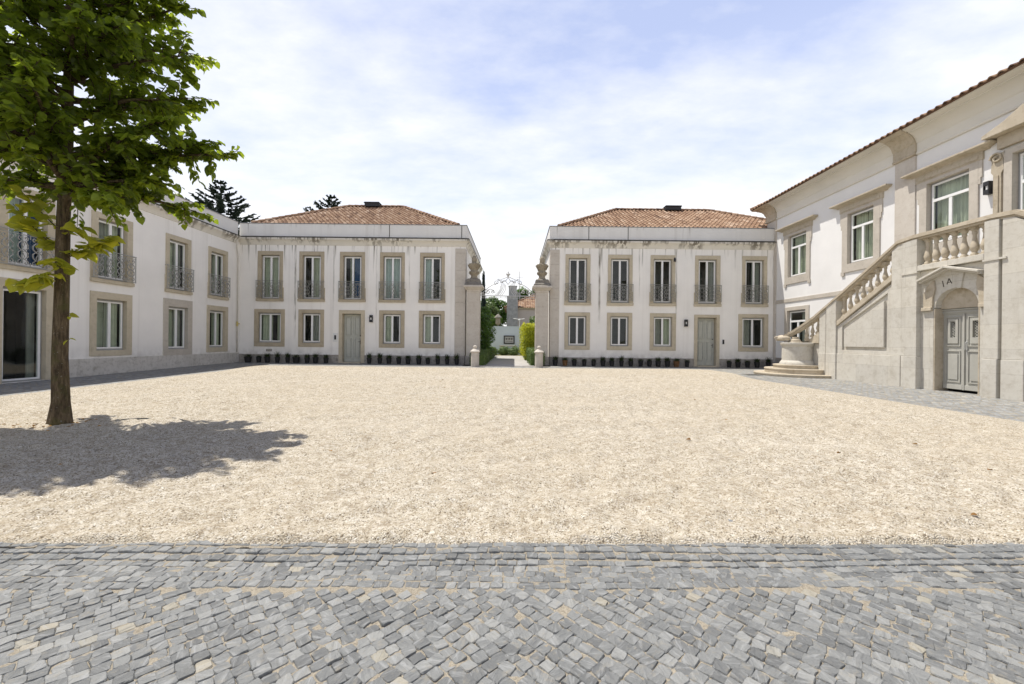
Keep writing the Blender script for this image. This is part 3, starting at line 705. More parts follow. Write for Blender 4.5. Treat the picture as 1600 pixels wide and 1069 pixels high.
    m.box(v0, v1, ym-.35, ym+.35, rz-.05, v2-.05); m.prism([(v0-.05, v2-.05), (v1+.05, v2-.05), (v1, v2), (v0+.02, v2)], ym-.4, ym+.4); m.build('roof_vent', M['black_metal'], rf)
    return root, fr

def facade_wins(ups, downs, looks_u, looks_d, zt=6.09, zs=3.35, mats=None, ajar=None):
    out = []
    for k, (a, b) in enumerate(ups):
        c = (a+b)/2
        out.append(dict(o=(a+.01, b-.01, zs, zt), sash=(c-.445, c+.445, 3.52, 5.82), look=looks_u[k], rail=(a+.0, b-.0, 3.53, 4.46), ears=.05))
    for k, (a, b, w_) in enumerate(downs):
        c = (a+b)/2
        out.append(dict(o=(a, b, .865, 2.91), sash=(c-w_/2, c+w_/2, 1.14, 2.655), look=looks_d[k], mat='limestone' if k != 9 else 'limestone_grey'))
    return out

# ------------------------------------------------------------------ left pavilion
wl = facade_wins([(-14.12, -12.72), (-11.84, -10.46), (-9.62, -8.23), (-7.42, -6.05), (-5.23, -3.86)],
                 [(-14.27, -12.6, 1.14), (-11.85, -10.45, .89), (-7.43, -6.04, .87), (-5.25, -3.85, .87)],
                 ['gg', 'dg', 'hb', 'cc', 'cd'], ['gh', 'ds', 'gd', 'gd'])
for kw_ in wl: kw_['mat'] = 'limestone_dark'
pavilion('pavilion_house', 'long white two-storey house with grey streaked cornice, left of the garden gate', -8.9, -15.1, -2.73, 1, wl,
         dict(o=(-9.63, -8.22, 0, 2.9), leaf=(-9.43, -8.44, .05, 2.68), handle_side=1), 'plaster_l', 'cornice',
         ((-11.0, -7.4), 10.03), ((-14.75, -3.2), 7.72), (-9.85, -8.9, 10.25), (-7.85, 2.44),
         dict(icom=(-9.82, 1.40, .12, .24), vent=(-13.6, -13.3, .60, .73), joints=[-6.9, -2.95]), 1)
# ------------------------------------------------------------------ right pavilion
wr = facade_wins([(2.74, 4.12), (5.07, 6.43), (7.40, 8.77), (9.84, 11.24), (12.42, 13.80)],
                 [(2.73, 4.12, .88), (5.05, 6.43, .88), (7.40, 8.83, .9), (12.25, 13.88, 1.08)],
                 ['dd', 'dd', 'dd', 'ds', 'ds'], ['dd', 'dd', 'sg', 'sd'], zs=3.31)
pavilion('pavilion_house', 'long white two-storey house with mossy drip-stained cornice, right of the garden gate', 8.0, 1.92, 14.19, -1, wr,
         dict(o=(9.83, 11.22, 0, 2.85), leaf=(10.03, 11.03, .06, 2.67), handle_side=1), 'plaster_r', 'cornice_r',
         ((6.55, 12.7), 10.0), ((2.40, 17.0), 7.72), (9.73, 10.75, 10.22), (9.36, 2.38),
         dict(icom=(11.43, 1.37, .05, .13), joints=[4.0, 6.15], spots=[(8.72, 5.85, .06)]), 2)

# ------------------------------------------------------------------ left wing
WX = -15.1
wing = thing('wing_house', 'white two-storey wing in shade behind the linden tree, with ornate iron window guards', 'building', (WX, 14.0, 0), R(90))
wf = lambda s, d, z: (s-14.0, -d, z)
holes = []
def ww(o, sash, look, rail=None, mat='limestone', **k):
    holes.append(window(wf, wing, o, sash, look, mat, rail, rail_mat='iron_wing' if rail else 'iron', **k))
for (a, b, sa, sb, lk) in ((10.55, 13.33, 11.9, 13.0, 'ss'), (14.80, 16.39, 15.06, 16.05, 'sg'), (17.95, 19.35, 18.25, 19.08, 'gs'), (20.45, 21.82, 20.72, 21.6, 'dg')):
    if a < 12: ww((12.02, 13.62, 3.28, 5.85), (12.42, 13.34, 3.48, 5.55), 'cb', (12.06, 13.62, 3.40, 4.48), ears=.03)
    else: ww((a, b, 3.28, 5.82), ((a+b)/2-.5 if b-a > 1.5 else (a+b)/2-.45, (a+b)/2+.5 if b-a > 1.5 else (a+b)/2+.45, 3.48, 5.55), lk, (a-.02, b+.02, 3.42, 4.45), ears=.03)
ww((14.77, 16.39, .60, 2.94), (15.06, 16.10, .86, 2.62), 'hg')
ww((17.86, 19.45, .52, 3.0), (18.17, 19.13, .84, 2.60), 'gs', mat='limestone_grey')
ww((20.38, 21.87, .60, 2.92), (20.62, 21.62, .88, 2.62), 'dg')
ww((11.95, 13.64, -.12, 3.02), (12.30, 13.32, -.06, 2.70), 'dddds', single=True)
m = MB(wf); wall_sheet(m, -8, 22.8, -.4, 6.9, holes)
for a, b in ((-8, -8),): m.poly([(a, 0, -.4), (a, -8, -.4), (a, -8, 6.9), (a, 0, 6.9)])
m.poly([(-8, -8, -.4), (22.8, -8, -.4), (22.8, -8, 6.9), (-8, -8, 6.9)]); m.poly([(-8, 0, 6.9), (22.8, 0, 6.9), (22.8, -8, 6.9), (-8, -8, 6.9)])
m.build('wall', M['plaster_wing'], wing, recalc=False)
for nm, pr, mt in (('cornice', CORN, 'cornice_r'), ('ledge', LEDGE, 'moss'), ('parapet', [(p, z) for p, z in PARA], 'parapet'), ('coping', COPE, 'zinc')):
    m = MB(wf); m.sweep([(22.56, 0), (-8, 0)], pr); m.build(nm, M[mt], wing)
m = MB(wf); x = 13.65
while x < 22.75:
    e = min(22.76, x+random.uniform(.7, 1.5))
    m.box(x+.003, e-.003, -.05, .03+random.uniform(-.003, .003), -.4, .52)
    x = e
m.build('plinth', M['plinth_pale'], wing, bevel=.006)
m = MB(wf); m.box(-8, 11.94, -.05, .03, -.4, .52); m.build('plinth', M['plinth_pale'], wing, bevel=.006)
m = MB(wf); m.tube([(22.2, .24, 6.5), (22.35, .12, 6.2), (22.5, .06, 5.95), (22.55, .06, 5.7), (22.55, .06, .55)], .028, 8)
pp = m.build('drain_pipe', M['pipe'], wing, smooth=True)
m = MB(wf); m.tube([(22.55, .06, 1.95), (22.55, .06, 2.2)], .045, 8); m.tube([(22.46, .1, 2.08), (22.62, .14, 2.08)], .03, 6); m.tube([(22.46, .1, 2.1), (22.46, .1, 1.95)], .022, 6); m.build('valve', M['brass'], pp)

# ------------------------------------------------------------------ main building (right)
BX = 14.2
main = thing('manor_house', 'tall white manor with coved cornice and terracotta eaves above the stone staircase', 'building', (BX, 14.0, 0), R(-90))
mf = lambda s, d, z: (-(s-14.0), -d, z)
holes = []
def hood(fr, wn, c, hw, z, dep=.26, name='hood'):
    m = MB(fr)
    prof = [(0, z-.10), (.05, z-.10), (.08, z-.06), (.14, z-.04), (dep*.9, z), (dep, z+.02), (dep, z+.07), (dep*.85, z+.085), (0, z+.11)]
    # sweep needs 'out' to the right of travel in (s, d); travel along -s gives +d
    m.sweep([(c+hw, -.02), (c+hw, .0), (c-hw, .0), (c-hw, -.02)], prof)
    m.box(c-hw+.10, c+hw-.10, -.02, .060, z-.345, z-.10)
    m.box(c-hw+.22, c+hw-.22, .058, .08, z-.30, z-.18)
    return m.build(name, M['warm_stone'], wn, bevel=.006)
for c, sw in ((20.95, .61), (17.12, .58), (13.68, .61), (9.0, .6), (5.2, .6), (1.4, .6)):
    o = (c-.93, c+.93, 4.38, 6.98)
    holes.append(window(mf, main, o, (c-sw, c+sw, 4.79, 6.80), 'gg', 'limestone_grey', transom=6.24, proud=.05))
    wn = main.children[-1]
    hood(mf, wn, c, 1.16, 7.32)
    for e in (-1, 1):                       # ears of the stone frame
        m = MB(mf); m.box(c+e*.93, c+e*1.03, -.02, .045, 6.45, 6.98); m.box(c+e*.93, c+e*.99, -.02, .045, 6.25, 6.45); m.box(c+e*.80, c+e*.97, -.02, .055, 4.26, 4.42)
        m.build('frame_ear', M['limestone_grey'], wn)
# low door under the stairs with a transom light
holes.append(window(mf, main, (20.05, 21.87, .3, 3.2), (20.36, 21.60, .45, 2.95), 'sd', 'limestone_grey', transom=2.46))
# balcony portal
pc = 10.95
holes.append(window(mf, main, (pc-1.12, pc+1.12, 3.4, 6.98), (pc-.85, pc+.85, 3.55, 6.75), 'gg', 'limestone_grey', transom=5.95, proud=.07))
wn = main.children[-1]
m = MB(mf)
prof = [(0, 7.30), (.08, 7.30), (.14, 7.42), (.30, 7.52), (.36, 7.54), (.36, 7.64), (.0, 7.70)]
m.prism([(pc-1.45, 7.42), (pc+1.45, 7.42), (pc+1.45, 7.52), (pc+.9, 7.70), (pc+.3, 8.02), (pc, 8.06), (pc-.3, 8.02), (pc-.9, 7.70), (pc-1.45, 7.52)], -.02, .36)
m.prism([(pc-1.25, 7.05), (pc+1.25, 7.05), (pc+1.25, 7.42), (pc-1.25, 7.42)], -.02, .12)
m.build('pediment', M['warm_stone'], wn, bevel=.01)
for e in (-1, 1):                           # carved scroll consoles beside the jambs
    m = MB(mf); x = pc+e*1.28
    m.prism([(x-.10, 3.5), (x+.10, 3.5), (x+.10, 6.35), (x+.16, 6.45), (x+.14, 6.75), (x+.20, 6.95), (x-.20, 6.95), (x-.14, 6.75), (x-.16, 6.45), (x-.10, 6.35)], -.02, .07)
    m.tube([(a, .10, b) for a, b in spiral((x, 6.82), .17, 0, 1.4, 16)], .03, 6); m.box(x-.05, x+.05, .07, .10, 3.6, 6.3)
    m.build('console', M['warm_stone'], wn, bevel=.008)
m = MB(mf); wall_sheet(m, -8, 23.39, -.3, 8.9, holes)
m.poly([(23.39, 0, -.3), (23.39, -12, -.3), (23.39, -12, 8.9), (23.39, 0, 8.9)]); m.poly([(-8, 0, -.3), (-8, -12, -.3), (-8, -12, 8.9), (-8, 0, 8.9)])
m.poly([(-8, -12, -.3), (23.39, -12, -.3), (23.39, -12, 8.9), (-8, -12, 8.9)]); m.poly([(-8, 0, 8.75), (23.39, 0, 8.75), (23.39, -12, 8.75), (-8, -12, 8.75)])
m.build('wall', M['plaster_main'], main, recalc=False)
for a, b in ((22.60, 23.41), (14.76, 15.55), (6.6, 7.4)):
    m = MB(mf); m.box(a, b, -.4 if a > 20 else -.05, .05, -.3, 8.06); m.build('pilaster', M['quoin'], main, bevel=.008)
MC = [(0, 8.04), (.05, 8.04), (.07, 8.07), (.07, 8.11), (.04, 8.14), (.04, 8.44), (.07, 8.47), (.08, 8.50), (.11, 8.60), (.19, 8.71), (.31, 8.79), (.36, 8.80), (.36, 8.83), (.55, 8.89), (.57, 8.93), (0, 8.96)]
def mc(off): return [(o+(off if o > 0 else 0), z) for o, z in MC]
m = MB(mf); m.sweep([(23.39, -12), (23.39, 0), (-8, 0)], MC); m.build('cornice', M['main_cornice'], main, auto=True)
for a, b in ((14.72, 15.59), (6.55, 7.45)):
    m = MB(mf); m.sweep([(b, 0), (a, 0)], mc(.055)); m.build('cornice_block', M['warm_stone'], main, auto=True)
m = MB(mf); m.sweep([(23.39, -.4), (23.39, 0), (22.58, 0)], mc(.055)); m.build('cornice_block', M['warm_stone'], main, auto=True)
for a, b in ((15.2, 22.6), (-8, 8)): m = MB(mf); m.box(a, b, -.02, .035, 3.46, 3.64); m.build('string_course', M['limestone_grey'], main, bevel=.006)
for a, b in ((15.2, 20.04), (21.88, 22.6)): m = MB(mf); m.box(a, b, -.02, .03, -.3, .55); m.build('plinth', M['plinth'], main)
wall_lamp(mf, main, 12.45, 6.03)
lo = MB()
ez, ed = 8.93, .70
tile_slope(lo, mf(23.95, ed, ez), mf(-8.5, ed, ez), mf(17.8, -6, ez+3.0), mf(-8.5, -6, ez+3.0), per=.25)
tile_slope(lo, mf(23.95, -12.5, ez), mf(23.95, ed, ez), mf(17.8, -6, ez+3.0), mf(17.8, -6, ez+3.0), per=.25)
ridge_caps(lo, Vector(mf(23.95, ed, ez+.06)), Vector(mf(17.8, -6, ez+3.06)))
roof_main = lo.build('roof', M['tile'], main, recalc=False)
m = MB(mf); m.box(-8.5, 23.92, .02, ed-.03, ez-.005, ez+.02); m.box(23.4, 23.92, -12, .02, ez-.005, ez+.02); m.build('soffit', M['tile'], roof_main)

# ------------------------------------------------------------------ stone staircase in front of the manor
SX = 12.2; SCY = 11.68
st = thing('stone_staircase', 'pale stone double staircase with balusters, round newel and grey double door below the landing', 'staircase', (SX, SCY, 0), R(-90))
def stf(mir): return (lambda s, d, z: (-(s-SCY), -d, z)) if not mir else (lambda s, d, z: ((s-SCY), -d, z))
def baluster(fr, s, d, zb, zt, rad=.075, slope=0):
    m = MB(fr); H = zt-zb
    pr = [(.85, 0), (.85, .10), (.55, .13), (.60, .16), (.95, .26), (1.0, .33), (.75, .45), (.48, .60), (.42, .72), (.60, .78), (.60, .81), (.48, .84), (.85, .90), (.85, 1.0)]
    m.lathe([(rad*a, zb+H*b) for a, b in pr], (s, d), 12)
    m.box(s-rad*.9, s+rad*.9, d-rad*.9, d+rad*.9, zb-.06 if slope else zb-.01, zb+.05*H); m.box(s-rad*.9, s+rad*.9, d-rad*.9, d+rad*.9, zt-.06*H, zt+(.06 if slope else .01))
    o = m.build('baluster', M['warm_stone'], st); sharp(o.data, 45)
for mir in (False, True):
    fr = stf(mir)
    # side wall under the sloping string, with a sunk panel
    A, B = (15.70, 2.02), (13.44, 3.40)
    outer = [(15.74, -.2), (13.42, -.2), (13.42, B[1]), (15.74, A[1]-.02)]
    m = MB(fr); m.prism(outer, -.34, -.06)
    # raised rim leaves a recessed field
    m.prism([(15.72, .97), (15.72, 1.10), (13.43, 1.10), (13.43, .97)], -.06, 0); m.prism([(13.62, 1.10), (13.43, 1.10), (13.43, 3.30), (13.62, 3.0)], -.06, 0)
    m.prism([(15.72, 1.10), (15.50, 1.10), (15.50, 1.98), (15.72, 1.99)], -.06, 0)
    m.prism([(15.72, 1.99), (15.50, 1.98), (13.62, 3.0), (13.43, 3.30)], -.06, 0)
    m.build('side_wall', M['stair_stone'], st, bevel=.006)
    m = MB(fr); m.prism([(15.40, 1.21), (13.74, 1.21), (13.74, 2.76), (15.40, 1.86)], -.06, .015); m.build('panel', M['stair_stone'], st, bevel=.012)
    m = MB(fr); m.prism([(15.72, 2.0), (13.43, 3.38), (13.43, 3.56), (15.72, 2.18)], -.30, .05); m.build('string', M['warm_stone'], st, bevel=.008)
    m = MB(fr); m.prism([(15.72, -.2), (13.43, -.2), (13.43, .965), (15.72, .965)], -.10, .03); m.build('plinth', M['stair_stone'], st, bevel=.012)
    # lower pillar in two strips
    m = MB(fr); m.prism([(16.64, -.2), (16.30, -.2), (16.30, 2.72), (16.64, 2.50)], -.38, .02); m.prism([(16.24, -.2), (15.75, -.2), (15.75, 3.03), (16.24, 2.76)], -.38, .05); m.prism([(16.32, -.2), (16.22, -.2), (16.22, 2.7), (16.32, 2.6)], -.3, 0)
    m.prism([(16.66, -.2), (16.30, -.2), (16.30, .95), (16.66, .95)], -.40, .035); m.prism([(16.24, -.2), (15.735, -.2), (15.735, .95), (16.24, .95)], -.40, .065)
    m.build('pillar', M['stair_stone'], st, bevel=.008)
    # handrail: one moulded bar following the slope, flattening onto the landing
    path = [(16.72, 2.50), (15.72, 3.07), (13.62, 4.33), (13.24, 4.56), (12.74, 4.60), (12.42, 4.60)]
    m = MB(fr)
    for (a, za), (b, zb) in zip(path, path[1:]):
        m.prism([(a, za-.10), (b, zb-.10), (b, zb-.04), (a, za-.04)], -.30, .03); m.prism([(a, za-.04), (b, zb-.04), (b, zb+.03), (a, za+.03)], -.34, .08); m.prism([(a, za+.03), (b, zb+.03), (b, zb+.07), (a, za+.07)], -.31, .05)
    m.build('handrail', M['warm_stone'], st)
    for k in range(8):
        t = (k+.5)/8; s = 15.72+(13.44-15.72)*t; zb = 2.20+(3.56-2.18)*t; zt = 2.98+(4.42-3.14)*t
        baluster(fr, s, -.14, zb+.04, zt-.02, .085, 1)
    # wide block carrying the upper corner
    m = MB(fr); top = lambda a: 4.52 if a < 12.78 else (4.52-.06*(a-12.78)/.44 if a < 13.22 else 4.46-.14*(a-13.22)/.22)
    gv = (12.91, 12.97) if mir else (13.06, 13.075)
    for a0, a1, dd in ((12.58, gv[0], .062), (gv[0], gv[1], -.03), (gv[1], 13.44, .045)):
        q = [x for x in (12.78, 13.22) if a0 < x < a1]
        m.prism([(a1, .97), (a0, .97), (a0, top(a0))]+[(x, top(x)) for x in q]+[(a1, top(a1))], -.42, dd)
    for a0, a1, dd in ((12.56, gv[0]-.01, .085), (gv[0]-.01, gv[1]+.01, -.02), (gv[1]+.01, 13.45, .075)): m.prism([(a1, -.2), (a0, -.2), (a0, .965), (a1, .965)], -.44, dd)
    m.build('corner_block', M['stair_stone'], st, bevel=.01)
    m = MB(fr); m.box(13.08, 12.56, .0, .085, 3.48, 3.53); m.build('block_moulding', M['stair_stone'], st)
    # treads behind the balustrade
    m = MB(fr); n = 20
    for k in range(n):
        s1 = 18.2-(18.2-12.6)*k/n; m.box(s1, 12.6-.001*k, -2.0, -.36, 3.5*(k/n)+.002, 3.5*(k+1)/n)
    m.build('tread', M['stair_stone'], st)
fr = stf(False)
# landing and its front between the corner blocks
m = MB(fr); m.box(12.6, 10.76, -2.0, -.06, 3.30, 3.52); m.build('landing', M['stair_stone'], st)
m = MB(fr); m.box(12.57, 10.79, -.30, .06, 3.54, 3.70); m.build('balcony_kerb', M['stair_stone'], st, bevel=.008)
m = MB(fr); m.box(12.418, 10.942, -.30, .03, 4.50, 4.56); m.box(12.418, 10.942, -.34, .08, 4.56, 4.63); m.box(12.418, 10.942, -.31, .05, 4.63, 4.67); m.build('balcony_rail', M['warm_stone'], st)
for k in range(7): baluster(fr, 12.44-(12.44-10.92)*k/6, -.13, 3.70, 4.50, .095)
# door bay: wall with opening, arched head, pediment
do = (12.20, 10.98); dz = 2.36
m = MB(fr)
m.box(12.58, do[0], -.40, -.08, -.2, 3.54); m.box(do[1], 10.78, -.40, -.08, -.2, 3.54)
arc = [(11.59+.57*math.cos(t), 2.40+.52*math.sin(t)) for t in np.linspace(0, math.pi, 17)]
m.prism([(do[0], 2.40)]+[(x, z) for x, z in arc]+[(do[1], 2.40), (do[1], 3.54), (do[0], 3.54)], -.40, -.085)
m.build('bay_wall', M['stair_stone'], st)
m = MB(fr); m.box(do[0], do[1], -.40, -.26, 2.36, 2.95); m.build('arch_niche', M['warm_stone'], st)
for e in (-1, 1):                            # shaped stone frame: jambs, shoulders, broken moulding
    m = MB(fr); X = lambda a: 11.59+e*a
    m.prism([(X(.61), 2.40), (X(.88), 2.40), (X(.88), 2.86), (X(.80), 2.93), (X(.80), 3.02), (X(.66), 3.14), (X(.58), 3.20), (X(.54), 2.95), (X(.60), 2.7)], -.085, -.03)
    m.prism([(X(.62), 2.32), (X(.92), 2.32), (X(.92), 2.42), (X(.62), 2.42)], -.085, .0)
    m.build('door_moulding', M['warm_stone'], st, bevel=.01)
m = MB(fr)
ap = (11.72, 3.44)
for p, q_ in (((12.50, 3.14), ap), (ap, (10.84, 3.18))):
    m.prism([(p[0], p[1]), (q_[0], q_[1]), (q_[0], q_[1]+.05), (p[0], p[1]+.05)], -.08, .08); m.prism([(p[0], p[1]+.05), (q_[0], q_[1]+.05), (q_[0], q_[1]+.11), (p[0], p[1]+.11)], -.08, .16)
m.build('pediment', M['stair_stone'], st, bevel=.008)
m = MB(fr); m.prism([(11.53, 2.90), (11.49, 3.36), (11.36, 3.34), (11.44, 2.89)], -.085, -.045); m.build('keystone', M['stair_stone'], st, bevel=.008)
m = MB(fr)                                   # cut letters: I A
def bar(m, a, b, wd=.022):
    a = Vector(a); b = Vector(b); t = (b-a).normalized(); n = Vector((-t.y, t.x))*wd/2
    m.prism([tuple(a+n), tuple(b+n), tuple(b-n), tuple(a-n)], -.09, -.078)
bar(m, (11.96, 3.16), (11.92, 2.98)); bar(m, (11.83, 3.04), (11.78, 3.20)); bar(m, (11.78, 3.20), (11.70, 3.05)); bar(m, (11.815, 3.09), (11.73, 3.095), .016)
m.build('inscription', M['slate'], st)
for a, b in ((12.19, 12.16), (10.99, 11.02)): m = MB(fr); m.box(a, b, -.5, -.08, -.1, 2.36); m.build('jamb', M['warm_stone'], st)
m = MB(fr); m.box(12.3, 10.9, -1.2, -1.1, -.1, 2.6); m.build('cellar_back', M['room'], st)
dm = (do[0]+do[1])/2
m = MB(fr); dd = -.34
for a, b in ((do[0]-.03, dm+.004), (dm-.004, do[1]+.03)):
    x0, x1 = min(a, b), max(a, b); c = (x0+x1)/2
    # leaf built round its grille opening
    m.box(x0, c-.075, dd-.05, dd, .06, 2.20); m.box(c+.075, x1, dd-.05, dd, .06, 2.20); m.box(c-.075, c+.075, dd-.05, dd, .06, 1.52); m.box(c-.075, c+.075, dd-.05, dd, 2.0, 2.20)
    m.ring((x0+.09, x1-.09, 1.28, 2.12), (x0+.115, x1-.115, 1.305, 2.095), dd, dd+.025); m.ring((x0+.15, x1-.15, 1.36, 2.06), (c-.07, c+.07, 1.53, 1.99), dd, dd+.03)
    m.ring((x0+.09, x1-.09, .26, 1.16), (x0+.115, x1-.115, .285, 1.135), dd, dd+.025); m.box(x0+.16, x1-.16, dd, dd+.022, .34, 1.06)
    m.box(x0+.03, x1-.03, dd, dd+.03, .07, .20)
m.box(dm-.022, dm+.022, dd, dd+.035, .06, 2.20)
m.box(do[0], do[1], dd-.05, dd+.02, 2.20, 2.36); m.box(do[0], do[1], dd+.02, dd+.045, 2.24, 2.27); m.box(do[0], do[1], dd+.02, dd+.05, 2.31, 2.34)
dr = m.build('door', M['door_blue'], st, bevel=.003)
for e in (0, 1):
    m = MB(fr); c = (do[0]-.03+dm)/2 if e == 0 else (dm+do[1]+.03)/2
    for k in range(-5, 9):
        for sg in (-1, 1):
            z0 = 1.52+k*.075; a, b = (c-.075*sg, z0), (c+.075*sg, z0+.15)
            pts = [(a[0]+(b[0]-a[0])*t, z0+.15*t) for t in np.linspace(0, 1, 7)]; pts = [p for p in pts if 1.52 <= p[1] <= 2.0]
            if len(pts) > 1: m.tube([(p[0], dd-.02, p[1]) for p in (pts[0], pts[-1])], .009, 4)
    m.build('grille', M['door_blue'], dr, recalc=False)
m = MB(fr); m.box(dm-.06, dm-.085, dd, dd+.02, 1.05, 1.48); m.tube([(dm-.072, dd+.01, 1.42), (dm-.072, dd+.06, 1.38), (dm-.072, dd+.065, 1.2), (dm-.072, dd+.01, 1.14)], .012, 6); m.build('handle', M['plaque'], dr)
# round newel with curved steps at the foot
nc = (17.5, .30)
def disc(r, z0, z1, nm='base_step', mat='warm_stone', lip=.02):
    m = MB(fr); m.lathe([(r-lip, z0), (r-lip, z1-.06), (r, z1-.05), (r, z1-.012), (r-.012, z1)], nc, 48); o = m.build(nm, M[mat], st); sharp(o.data, 40)
disc(1.60, -.1, .10); disc(1.20, .08, .29); disc(.88, .25, .44)
m = MB(fr); m.lathe([(.64, .42), (.64, .50), (.60, .56), (.575, .60), (.555, .62), (.555, 1.18), (.57, 1.20), (.57, 1.22), (.61, 1.27), (.625, 1.30), (.625, 1.34), (.58, 1.355)], nc, 40); o = m.build('newel', M['stair_stone'], st); sharp(o.data, 35)
path = [(16.70, -.13, 2.52), (16.85, -.10, 2.42), (17.10, .0, 2.24), (17.35, .12, 2.05), (17.60, .26, 1.86), (17.82, .42, 1.70), (17.95, .60, 1.60), (17.93, .76, 1.55), (17.80, .84, 1.53)]
m = MB(fr)
for k, (a, b) in enumerate(zip(path, path[1:])):
    va, vb = Vector(a), Vector(b); t = (vb-va); n = Vector((t.y, -t.x, 0)).normalized()
    for hw, z0, z1 in ((.16, -.10, -.03), (.21, -.03, .04), (.18, .04, .08)):
        i = [m.vert(*(p+n*sg*hw+Vector((0, 0, zz)))) for p in (va-t*.06, vb+t*.06) for sg, zz in ((-1, z0), (1, z0), (1, z1), (-1, z1))]
        for q_ in ((0, 1, 2, 3), (7, 6, 5, 4), (0, 4, 5, 1), (1, 5, 6, 2), (2, 6, 7, 3), (3, 7, 4, 0)): m.face([i[x] for x in q_])
m.lathe([(.20, 1.45), (.23, 1.50), (.23, 1.57), (.18, 1.62), (.08, 1.64)], (17.74, .72), 16)
m.build('volute_rail', M['warm_stone'], st)
m = MB(fr); m.prism([(17.9, 1.34), (16.66, 1.34), (16.66, 1.80), (17.3, 1.45), (17.9, 1.36)], -.25, .02); m.build('curved_string', M['warm_stone'], st, bevel=.01)
m = MB(fr); m.box(17.4, 16.64, -.30, -.06, -.1, 1.36); m.build('curved_string', M['stair_stone'], st)
m = MB(fr); m.lathe([(.26, 1.345), (.26, 1.41), (.20, 1.42), (.20, 1.47), (.12, 1.50), (.12, 1.6)], (17.55, .36), 14); m.build('baluster_base', M['warm_stone'], st)
for s, d, zb, zt in ((16.86, -.10, 1.78, 2.34), (17.06, -.02, 1.64, 2.20), (17.26, .08, 1.50, 2.06)): baluster(fr, s, d, zb, zt, .075, 1)

# ------------------------------------------------------------------ garden gate: pillars, urns, overthrow, bollards
def gate_pillar(x, label):
    root = thing('gate_pillar', label, 'pillar', (x, 22.88, 0), 0, 'stone gate pillars')
    m = MB(); z = .0
    m.box(-.40, .40, -.40, .40, -.2, .45); m.build('base', M['plinth'], root, bevel=.012)
    m = MB(); z = .45
    while z < 3.9:
        e = min(3.95, z+random.uniform(.5, .62)); m.box(-.345, .345, -.345, .345, z+.004, e-.004); z = e
    m.box(-.335, .335, -.335, .335, .45, 3.95); m.build('shaft', M['quoin'], root, bevel=.01)
    m = MB(); m.lathe([(.35, 3.94), (.37, 3.97), (.37, 4.03), (.42, 4.08), (.50, 4.17), (.53, 4.19), (.53, 4.28), (.49, 4.30)], (0, 0), 4, True); m.build('cap', M['quoin'], root, bevel=.008)
    m = MB(); m.lathe([(.48, 4.30), (.46, 4.38), (.40, 4.44), (.38, 4.50), (.36, 4.62), (.30, 4.67)], (0, 0), 4, True); m.build('pedestal', M['cap_stone'], root, bevel=.008)
    m = MB(); m.lathe([(.20, 4.66), (.22, 4.72), (.17, 4.80), (.17, 4.86), (.22, 4.95), (.24, 5.05), (.235, 5.10), (.19, 5.13), (.19, 5.16), (.22, 5.24), (.28, 5.38), (.31, 5.46), (.30, 5.51), (.22, 5.52)], (0, 0), 24)
    for k in range(8):                       # gadroons and lip scrolls
        an = k*math.pi/4; c, s = math.cos(an), math.sin(an)
        m.tube([(c*.21, s*.21, 4.93), (c*.25, s*.25, 5.03), (c*.225, s*.225, 5.11)], [.03, .045, .03], 6); m.tube([(c*.21, s*.21, 5.22), (c*.29, s*.29, 5.38), (c*.325, s*.325, 5.47)], [.03, .04, .05], 6)
    urn = m.build('urn', M['urn_stone'], root); sharp(urn.data, 50)
    m = MB(); m.lathe([(.15, 5.51), (.16, 5.56), (.12, 5.60), (.135, 5.66), (.14, 5.78), (.12, 5.87), (.07, 5.94), (.02, 5.96)], (0, 0), 14); o = m.build('finial', M['urn_stone'], urn); sharp(o.data, 50)
gate_pillar(-2.26, 'stone gate pillar topped by an urn, at the corner of the left white house')
gate_pillar(1.47, 'stone gate pillar topped by an urn, at the corner of the right white house')
def bollard(x, y, label):
    root = thing('bollard', label, 'bollard', (x, y, 0), 0, 'stone bollards before the gate')
    m = MB(); m.lathe([(.20, -.1), (.205, .05), (.205, .68), (.20, .71)], (0, 0), 20); o = m.build('post', M['quoin'], root); sharp(o.data)
    m = MB(); m.lathe([(.22, .70), (.25, .73), (.25, .77), (.20, .80), (.17, .84), (.12, .88), (.08, .90)], (0, 0), 20); o = m.build('cap', M['quoin'], root); sharp(o.data)
    m = MB(); m.lathe([(.05, .895), (.09, .93), (.10, .98), (.09, 1.03), (.05, 1.06), (.01, 1.07)], (0, 0), 14); m.build('knob', M['quoin'], root, smooth=True)
bollard(-1.97, 20.85, 'round stone bollard with a ball knob, in front of the left gate pillar')
bollard(1.24, 20.95, 'round stone bollard with a ball knob, in front of the right gate pillar')
